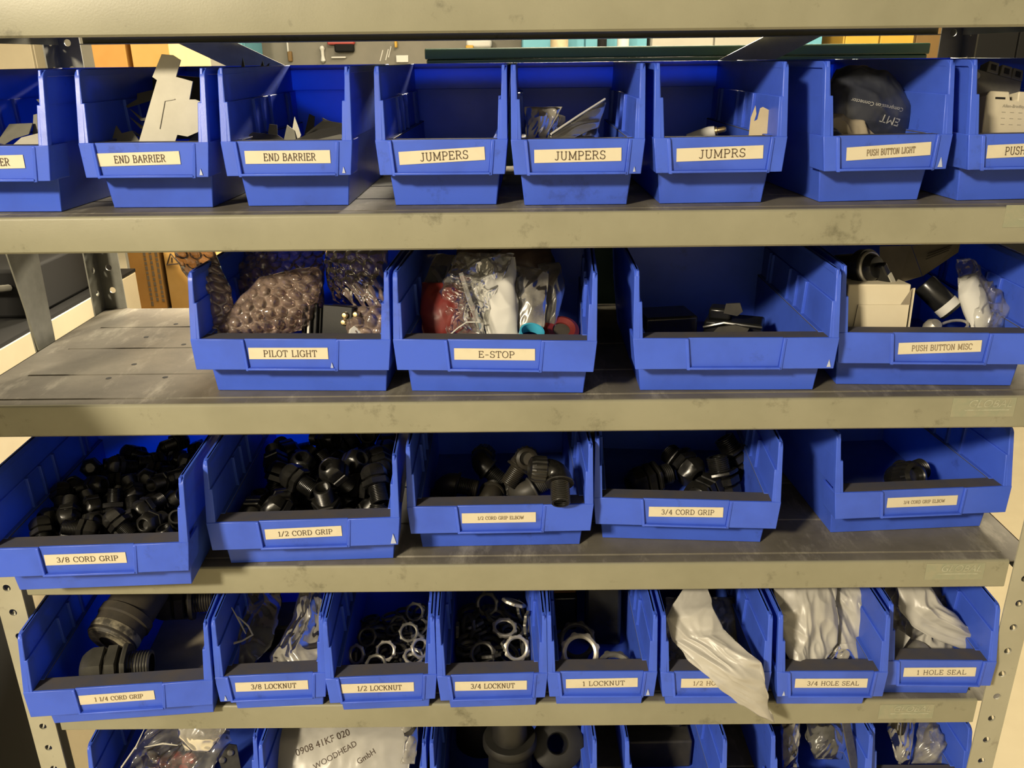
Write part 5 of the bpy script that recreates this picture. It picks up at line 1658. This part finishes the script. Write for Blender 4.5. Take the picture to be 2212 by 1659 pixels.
b.lathe([(.010, .004), (.016, .006), (.0205, .003), (.0215, -.003), (.0205, -.010), (.012, -.012), (.012, -.050), (.010, -.050), (.010, .004)], 32)
b.build('head', M_RBAG, rr)
b = MB()
b.lathe([(0, .002), (.0102, .002)], 24)
b.build('socket', M_GRIME, rr)

# bin without a label
b = MB()
b.box(-.032, .032, 0, .05, 0, .052)
tag(b.build('plastic_box', M_GBLK, None, TR(inbin('C3', -.048, .090, .0045), (0, 0, R(8))), bevel=.003), 'black box by the bare wall of the bin without a label', 'box')
kb = thing('contact_block', 'black contact block with small tabs deep in the bin without a label', 'contact block', TR(inbin('C3', .026, .100, .0045), (0, 0, R(-20))))
b = MB()
b.box(-.034, .034, 0, .040, 0, .042)
b.box(-.030, -.004, .006, .030, .042, .056)
b.build('housing', M_GBLK, kb, bevel=.003)
b = MB()
b.prism([(-.012, .052), (.004, .050), (.010, .056), (.006, .066), (-.010, .064)], .002, .004, 'y')
b.build('tab', M_BLACKM, kb)
b = MB()
b.tube([(-.034, -.002, .034), (-.010, -.004, .042), (.034, -.003, .040)], .0022, 8)
b.build('shiny_rim', M_GBLK, kb)
b = MB()
b.prism([(-.022, .030), (.016, .032), (.020, .040), (.004, .043), (-.016, .038)], -.012, -.008, 'y')
b.build('foot', M_BLACKM, kb)

# PUSH BUTTON MISC bin
M_WCARD = mat('white carton board', (.74, .67, .50), .7, 0, .3, var=(.68, .60, .43), scale=12, bump=.1, bscale=120)
p0 = inbin('C4', -.0520, .020, .0045)
wc = thing('small_carton', 'white carton with an open side flap in the PUSH BUTTON MISC bin', 'carton', TR(p0, (R(-4), 0, R(-2))))
b = MB()
b.box(-.034, .034, 0, .040, 0, .103)
b.build('body', M_WCARD, wc, bevel=.0015)
b = MB()
b.prism([(-.026, .040), (.033, .040), (.0335, .0805), (-.022, .0805)], -.0022, -.0006, 'y')
b.build('front_flap', M_WCARD, wc)
b = MB()
b.hexa([(.0345, -.004, .030), (.0360, -.004, .030), (.0440, .030, .030), (.0425, .030, .030), (.0345, -.006, .100), (.0360, -.006, .100), (.0440, .030, .092), (.0425, .030, .092)])
b.build('side_flap', M_WCARD, wc)
b = MB()
b.prism([(.0245, .080), (.0345, .080), (.0345, .098)], -.0012, -.0002, 'y')
b.build('dark_gap', M_KRAFT, wc)
p0 = at(1880, 578, y=.095)
sw = thing('selector_switch', 'black selector switch with a pale ring and pointer above the white carton', 'switch', aim(p0, (.45, -.78, .22)))
b = MB()
b.lathe([(0, -.045), (.017, -.045), (.017, -.012), (.021, -.012), (.021, -.002), (0, -.002)], 28)
b.build('barrel', M_GBLK, sw)
b = MB()
b.lathe([(.0160, -.002), (.0185, -.002), (.0190, .0005), (.0175, .0020), (.0160, .0015)], 32)
b.build('bezel', M_ZINC, sw)
b = MB()
b.lathe([(0, .010), (.012, .009), (.0150, .004), (.0158, 0), (0, 0)], 28)
b.build('cap', M_GBLK, sw)
b = MB()
b.box(-.0045, .0045, -.004, .030, .004, .020)
b.build('lever', M_GBLK, sw, TR((0, 0, 0), (0, 0, R(-150))), bevel=.002)
b = MB()
b.box(-.0030, .0030, .010, .0302, .0195, .0212)
b.build('pointer', M_PALE, sw, TR((0, 0, 0), (0, 0, R(-150))))
# brown leaflet across the back
lf = thing('leaflet', 'brownish folded leaflet with faint lines at the back of the PUSH BUTTON MISC bin', 'leaflet', TR((0, 0, 0)))
b = MB()
b.loft([[at(1900, 532, y=.150), at(1968, 530, y=.165), at(1992, 597, y=.130), at(1940, 612, y=.118), at(1900, 612, y=.115)],
        [at(1900, 532, y=.152), at(1968, 530, y=.167), at(1992, 597, y=.132), at(1940, 612, y=.120), at(1900, 612, y=.117)]])
b.build('front_page', M_KRAFT, lf, smooth=0)
b = MB()
b.loft([[at(1969, 530, y=.165), at(2075, 524, y=.150), at(2070, 545, y=.140), at(1993, 597, y=.130)],
        [at(1969, 530, y=.167), at(2075, 524, y=.152), at(2070, 545, y=.142), at(1993, 597, y=.132)]])
b.build('back_page', M_KRAFT, lf, smooth=0)
for k in range(3):
    b = MB()
    b.tube([at(2000 + 2 * k, 560 - 6 * k, y=.1385 + .004 * k), at(2050 + 3 * k, 540 - 5 * k, y=.1405 + .004 * k)], .0005, 4)
    b.build('print_line', M_GRIME, lf)
p0 = at(2046, 640, y=.075)
ck = thing('cylinder_lock', 'black cylinder with a white label band leaning in the PUSH BUTTON MISC bin', 'cylinder', aim(at(2036, 652, y=.105), (.62, -.42, -.62), 0, .74))
b = MB()
b.lathe([(0, -.040), (.017, -.040), (.0185, -.036), (.0185, .018), (.017, .021), (0, .021)], 30)
b.build('barrel', M_GBLK, ck)
b = MB()
b.lathe([(.0187, .004), (.0191, .0045), (.0191, .0165), (.0187, .017)], 30)
b.build('label_band', M_WINNER, ck)
ky = thing('key', 'steel key bow lying beside the white carton of the PUSH BUTTON MISC bin', 'key', aim(at(2058, 706, y=.060), (.1, -.5, .86), .2))
b = MB()
b.tube([(.016 * math.cos(R(a)) * 1.3, .008 * math.sin(R(a)), 0) for a in range(0, 361, 20)], .0016, 8)
b.build('bow', M_ZINC, ky)
b = MB()
b.box(-.040, -.019, -.003, .003, -.001, .001)
b.build('blade', M_ZINC, ky)
b = MB()
b.lathe([(0, .006), (.006, .005), (.0095, 0), (.0098, -.006), (0, -.030)], 20, rfun=lambda a, r, z: r * (1 + .03 * math.sin(a * 20)))
tag(b.build('knurled_knob', M_ZINC, None, aim(at(2018, 704, y=.056), (.2, -.6, .78))), 'ribbed metal knob between the white carton and the key', 'knob')
bag('foam_sheet', 'white foam roll inside the clear bag of the PUSH BUTTON MISC bin', 'packing sheet',
    [(2068, 600, .120), (2072, 640, .095), (2090, 690, .075), (2100, 716, .064)], [(2108, 590, .125), (2128, 640, .100), (2140, 690, .078), (2130, 718, .066)], M_WINNER, .014, .004, 25, 301, nu=36, nv=48)
bag('plastic_bag', 'clear bag round the white foam roll, crinkled at its glossy end', 'plastic bag',
    [(2066, 560, .140), (2070, 600, .118), (2090, 660, .086), (2108, 712, .060)], [(2102, 562, .145), (2135, 620, .108), (2190, 655, .086), (2180, 712, .062)], M_CLEAR, .016, .010, 55, 305, nu=50, nv=56)
# ------------------------------------------------------------------ things behind the unit
M_GREEN = mat('dark green enamel', (.010, .050, .030), .4, 0, .5, var=(.008, .038, .024), scale=8)
gc = thing('tall_cabinet', 'dark green steel cabinet standing right behind the shelving, only its top edge showing', 'cabinet', TR((.233, .43, 0)))
b = MB()
b.box(-.350, .350, 0, .40, .0, 1.480)
b.build('body', M_GREEN, gc, bevel=.002)
b = MB()
b.box(-.352, .352, -.002, .402, 1.480, 1.4945)
b.build('top_rim', M_GREEN, gc, bevel=.002)

M_BENCH = mat('bench top board', (.20, .16, .10), .6, var=(.14, .11, .07), scale=10)
YC = 1.02
zb = at(330, 668, y=YC).z
wb = thing('work_bench', 'brown work bench behind the shelving carrying the orange cartons', 'bench', TR((-.62, YC - .04, 0)))
b = MB()
b.box(-.30, .40, 0, .62, zb - .03, zb)
b.build('bench_top', M_BENCH, wb)
for x in (-.28, .38):
    for y in (.03, .59):
        b = MB()
        b.box(x - .02, x + .02, y - .02, y + .02, 0, zb - .03)
        b.build('leg', M_BRACE, wb)
M_ORANGE = mat('orange brown carton', (.66, .34, .085), .7, 0, .3, var=(.58, .28, .06), scale=10)
M_ORANGE2 = mat('yellow orange carton', (.72, .43, .13), .7, 0, .3, var=(.64, .36, .09), scale=10)
for nm, xa, xb, mm, lb in (('a', 199, 271, M_ORANGE, 'orange carton printed with small lines standing on the bench behind the rear post'), ('b', 283, 312, M_ORANGE2, 'yellower orange carton with a warning mark beside the printed one')):
    x0, x1 = at(xa, 110, y=YC).x, at(xb, 110, y=YC).x
    if nm == 'b':
        x1 += .05
    c = thing('carton', lb, 'carton', TR(((x0 + x1) / 2, YC, zb + .0002)))
    h = (x1 - x0) / 2
    b = MB()
    b.box(-h, h, 0, .25, 0, .80)
    b.build('body', mm, c, bevel=.001)
    if nm == 'a':
        q = at(330, 600, y=YC)
        pm = MB()
        for k in range(3):
            z = .072
            while z > -.055:
                w_ = .006 + .007 * rnd.random()
                pm.box(k * .013, k * .013 + .0055, -.0004, 0, z - w_, z)
                z -= w_ + .003
        pm.build('print_marks', M_INKF, c, TR((q.x - c.location.x - .013, 0, q.z - c.location.z)))
    else:
        q = at(372, 563, y=YC)
        s_ = MB()
        T = [Vector((.016 * math.cos(R(95 + 120 * k)), -.0004, .016 * math.sin(R(95 + 120 * k)))) for k in range(3)]
        for k in range(3):
            s_.tube([T[k], T[(k + 1) % 3]], .0014, 4)
        s_.tube([(-.001, -.0004, -.004), (0, -.0004, .007)], .0018, 4)
        s_.build('warning_mark', M_INK, c, TR((q.x - c.location.x, 0, q.z - c.location.z)))

# cart standing off the open end
M_BEIGE = mat('beige cart enamel', (.62, .54, .37), .45, 0, .5, var=(.54, .46, .31), scale=6)
M_MAT = mat('black rubber mat', (.008, .008, .008), .75, 0, .25)
M_DRUM = mat('grey drum plastic', (.17, .165, .14), .5, 0, .4, var=(.12, .115, .10), scale=6)
ct = thing('service_cart', 'beige and black service cart parked off the open end of the shelving', 'cart', TR((-.80, .05, 0)))
b = MB()
b.box(-.60, 0, 0, .88, .94, 1.066)
b.build('upper_tray', M_BEIGE, ct, bevel=.003)
b = MB()
b.box(-.60, -.002, .30, .876, .10, .945)
b.build('side_panel', M_BEIGE, ct)
b = MB()
b.box(-.60, 0, 0, .298, .10, .945)
b.build('front_panel', M_MAT, ct, bevel=.003)
b = MB()
b.box(-.60, .0, 0, .88, 1.066, 1.072)
b.build('rubber_mat', M_MAT, ct)
b = MB()
b.prism([(-.25, .40), (.250, .40), (.180, .53), (-.25, .53)], -.302, -.290, 'y', Matrix.Translation((0, 0, .80)))
b.build('shade_panel', M_MAT, ct)  # unseen panel added to cast a shadow on the shelf's open end
for x in (-.22, -.06):
    b = MB()
    b.tube([(x, -.290, 1.24), (x, -.10, 1.21), (x, .05, 1.075), (x, .05, 1.0)], .011, 10)
    b.build('panel_arm', M_DRUM, ct)  # added only to carry the shadow-casting panel
for x in (-.55, -.05):
    for y in (.08, .80):
        b = MB()
        b.lathe([(0, -.018), (.048, -.018), (.052, -.012), (.052, .012), (.048, .018), (0, .018)], 20, Matrix.Translation((x, y, .0525)) @ Matrix.Rotation(R(90), 4, 'Y'))
        b.build('wheel', M_MAT, ct)
b = MB()
b.lathe([(0, 0), (.135, 0), (.15, .02), (.155, .30), (.16, .31), (.16, .33), (.145, .33), (.14, .03), (0, .03)], 40)
tag(b.build('grey_bucket', M_DRUM, None, TR((-1.13, .74, 1.0722))), 'grey bucket standing on the cart off the open end', 'bucket')
tb = thing('tool_case', 'black tool case lying on the cart behind the rear post', 'case', TR((-.82, .56, 1.0722)))
b = MB()
b.box(-.13, 0, 0, .34, 0, .085)
b.build('case', M_MAT, tb, bevel=.006)
b = MB()
b.tube([(-.10, -.004, .055), (-.10, -.03, .06), (-.03, -.03, .06), (-.03, -.004, .055)], .006, 8)
b.build('handle', M_DRUM, tb)
o = pillow([Vector((-.92, .36, 1.29)), Vector((-.93, .36, 1.18)), Vector((-.90, .36, 1.078))], [Vector((-.82, .34, 1.29)), Vector((-.795, .34, 1.18)), Vector((-.82, .34, 1.078))], .035, .012, 30, 401, nu=40, nv=40).build('plastic_bag', M_HAZY, None, smooth=180)
tag(o, 'grey shiny bag bundle on the cart at the very edge of the photo', 'plastic bag')

# far side of the room, seen through the slot over the upper bins
M_PEG = mat('grey pegboard', (.25, .235, .19), .7, var=(.20, .19, .155), scale=5)
M_LCAB = mat('light grey locker', (.52, .50, .42), .5, var=(.47, .45, .38), scale=4)
M_SKY = mat('light blue cabinet', (.16, .46, .58), .5, var=(.13, .40, .52), scale=4)
M_YEL = mat('yellow cabinet', (.68, .42, .06), .5, var=(.60, .35, .045), scale=4)
M_CRM = mat('cream cabinet', (.66, .58, .40), .5, var=(.60, .52, .36), scale=4)
M_BRN = mat('brown cabinet', (.22, .13, .04), .6, var=(.17, .10, .03), scale=4)
M_WHITE = mat('white plastic', (.75, .74, .68), .5)
YB = 3.55


def cabinet(label, pa, pb, m, h=1.95, y=YB, d=.33, doors=2, name='storage_cabinet'):
    x0, x1 = at(pa, 110, y=y).x, at(pb, 110, y=y).x
    o = thing(name, label, 'cabinet', TR(((x0 + x1) / 2, y, 0)))
    w_ = (x1 - x0) / 2
    b = MB()
    b.box(-w_, w_, .02, d, 0, h)
    b.build('body', m, o, bevel=.004)
    for k in range(doors):
        a, c = -w_ + 2 * w_ * k / doors + .004, -w_ + 2 * w_ * (k + 1) / doors - .004
        b = MB()
        b.box(a, c, 0, .018, .08, h - .03)
        dr = b.build('door', m, o, bevel=.003)
        hb = MB()
        hx = c - .03 if k % 2 == 0 else a + .03
        hb.box(hx - .008, hx + .008, -.02, 0, 1.02, 1.14)
        hb.build('handle', M_BRACE, dr)
    return o


cabinet('cream cabinet against the far wall beyond the open end', -110, 70, M_CRM)
cabinet('cream cabinet on the far wall behind the orange cartons', 306, 392, M_CRM, doors=1)
cabinet('pale locker on the far wall behind the slanting brace', 396, 503, M_LCAB, doors=1)
cabinet('narrow light blue locker at the end of the pegboard', 505, 527, M_SKY, doors=1)
cabinet('light blue cabinet on the far wall above the green cabinet', 1128, 1398, M_SKY)
cabinet('light grey double locker on the far wall above the green cabinet', 1406, 1676, M_LCAB)
cabinet('second light blue cabinet on the far wall behind the slanting brace', 1690, 1775, M_SKY, doors=1)
cabinet('yellow cabinet on the far wall near the rear post', 1822, 1972, M_YEL)
cabinet('black cabinet on the far wall beyond the rear post', 2062, 2330, M_MAT)
cabinet('brown cabinet at the far wall right beside the rear post', 1974, 2030, M_BRN, doors=1)
xa, xb = at(528, 110, y=3.9).x, at(1126, 110, y=3.9).x
b = MB()
b.box(xa, xb, 3.90, 3.934, 0, 2.1)
pg = tag(b.build('pegboard', M_PEG, None), 'grey pegboard with small tools on the far wall', 'pegboard')
YT = 3.895


def tool(name, label, px, py, w_, h_, m, cat, d=.03):
    p = at(px, py, y=YT)
    b = MB()
    b.box(p.x - w_ / 2, p.x + w_ / 2, YT - d, YT + .007, p.z - h_ / 2, p.z + h_ / 2)
    return tag(b.build(name, m, None, bevel=min(w_, h_, d) * .3), label, cat)


tool('wall_tool', 'red tool hanging high on the pegboard', 738, 92, .14, .020, mat('red paint', (.45, .06, .05), .4), 'tool')
tool('wall_tool', 'black tool body under the red one on the pegboard', 745, 103, .10, .045, M_MAT, 'tool')
b = MB()
p = at(697, 118, y=YT - .006)
b.lathe([(0, .045), (.010, .040), (.014, .030), (.009, .018), (.008, -.006), (.013, -.03), (0, -.045)], 16)
tag(b.build('spindle_handle', M_WHITE, None, TR(p)), 'white turned handle hanging on the pegboard', 'handle')
tool('wall_tool', 'thin white rod lying on a pegboard hook', 732, 124, .075, .008, M_WHITE, 'tool', .012)
tool('wall_tool', 'thin pale rod hanging upright on the pegboard', 622, 100, .008, .07, M_WHITE, 'tool', .012)
tool('wall_tool', 'dark rod below the pale one on the pegboard', 627, 122, .022, .05, M_BRN, 'tool', .015)
for k, (px, py) in enumerate(((824, 120), (836, 118), (842, 112))):
    a, c = at(px - 3, py + 12, y=YT + .004), at(px + 3, py - 12, y=YT + .004)
    b = MB()
    b.tube([a, c], .0032, 6)
    tag(b.build('allen_key', M_WHITE, None), ('thin bright key on the pegboard, first of three', 'thin bright key on the pegboard, middle of three', 'thin bright key on the pegboard, last and tallest of three')[k], 'tool')
tool('white_label', 'white printed card at the foot of the pegboard', 869, 127, .062, .034, M_WHITE, 'card', .006)
tool('wall_tool', 'small orange grip on the pegboard', 856, 96, .012, .03, M_YEL, 'tool')
tool('small_box', 'white and yellow box on the pegboard ledge', 1036, 95, .13, .04, M_WHITE, 'box', .08)
tool('yellow_clip', 'yellow clip under the white box on the far wall', 1016, 102, .04, .018, M_YEL, 'clip', .09)
for k, (px, m_, lb) in enumerate(((1208, M_CREAMB, 'cardboard tube in front of the light blue cabinet'), (1300, M_MAT, 'black bottle in front of the light blue cabinet'), (1345, M_WHITE, 'white jar in front of the light blue cabinet'))):
    p = at(px, 112, y=YB - .12)
    b = MB()
    r_ = (.042, .022, .028)[k]
    b.lathe([(0, 1.62), (r_ * .8, 1.62), (r_, 1.60), (r_, 1.2), (0, 1.2)], 20)
    tag(b.build(('cardboard_tube', 'bottle', 'jar')[k], m_, None, TR((p.x, p.y, 0))), lb, ('tube', 'bottle', 'jar')[k])
b = MB()
x0, x1 = at(1128, 110, y=YB - .12).x, at(1398, 110, y=YB - .12).x
b.box(x0, x1, YB - .25, YB - .03, 0, 1.2)
tag(b.build('side_table', M_BENCH, None), 'brown table under the tube and jars before the light blue cabinet', 'table')
# ------------------------------------------------------------------ room shell
M_FLOOR = mat('cream painted floor', (.56, .49, .33), .5, 0, .4, var=(.48, .41, .27), scale=3)
M_WALL = mat('warm white wall', (.42, .40, .34), .7, var=(.36, .35, .30), scale=2)
M_CEIL = mat('white ceiling', (.35, .34, .31), .8)
RX0, RX1, RY0, RY1, RZ = -4.0, 4.0, -3.6, 6.5, 3.3


def struct(name, b, m):
    return tag(b.build(name, m, smooth=0), kind='structure')


b = MB(); b.box(RX0, RX1, RY0, RY1, -.1, 0); struct('floor', b, M_FLOOR)
b = MB(); b.box(RX0, RX1, RY0, RY1, RZ, RZ + .1); struct('ceiling', b, M_CEIL)
b = MB(); b.box(RX0 - .1, RX0, RY0, RY1, 0, RZ); struct('wall_left', b, M_WALL)
b = MB(); b.box(RX1, RX1 + .1, RY0, RY1, 0, RZ); struct('wall_right', b, M_WALL)
b = MB(); b.box(RX0, RX1, RY1, RY1 + .1, 0, RZ); struct('wall_back', b, M_WALL)
b = MB(); b.box(RX0, RX1, RY0 - .1, RY0, 0, RZ); struct('wall_front', b, M_WALL)
b = MB(); b.box(-2.2, 2.0, 3.936, 4.03, 0, 2.2); struct('wall_partition', b, M_WALL)
# ------------------------------------------------------------------ light
def lamp(name, loc, target, size, power, col, sy=None):
    l = bpy.data.lights.new(name, 'AREA')
    l.shape = 'RECTANGLE'
    l.size, l.size_y = size, sy or size
    l.energy = power
    l.color = col
    o = bpy.data.objects.new(name, l)
    COL.objects.link(o)
    o.location = loc
    o.rotation_euler = (Vector(target) - Vector(loc)).to_track_quat('-Z', 'Y').to_euler()
    return o


WARM = (1.0, .86, .63)
lamp('ceiling_lamp_aisle', (-2.15, -2.75, 2.92), (0, .1, 1.1), .46, 192, WARM, .30)
lamp('ceiling_lamp_bench', (.05, .80, 3.2), (-.1, 1.1, 0), 1.2, 120, (1.0, .85, .60), .25)
lamp('ceiling_lamp_room', (1.3, 2.4, 3.2), (1.2, 3.0, 0), 1.2, 60, (1.0, .85, .60), .35)
lamp('ceiling_lamp_far', (.7, 5.4, 3.1), (-.2, .3, 1.4), 1.4, 1050, (1.0, .87, .66), .5)
w = bpy.data.worlds.new('world')
scene.world = w
w.use_nodes = True
w.node_tree.nodes['Background'].inputs[0].default_value = (.9, .8, .6, 1)
w.node_tree.nodes['Background'].inputs[1].default_value = .002
vs_ = scene.view_settings
scene.display_settings.display_device = 'sRGB'
vs_.view_transform = 'Standard'
vs_.look = 'None'
vs_.exposure = 0.0
vs_.gamma = 1.0
vs_.use_curve_mapping = False
scene.cycles.max_bounces = 10
scene.cycles.diffuse_bounces = 1
scene.cycles.transparent_max_bounces = 24
scene.cycles.caustics_reflective = False
scene.cycles.caustics_refractive = False
scene.cycles.sample_clamp_indirect = 4.0
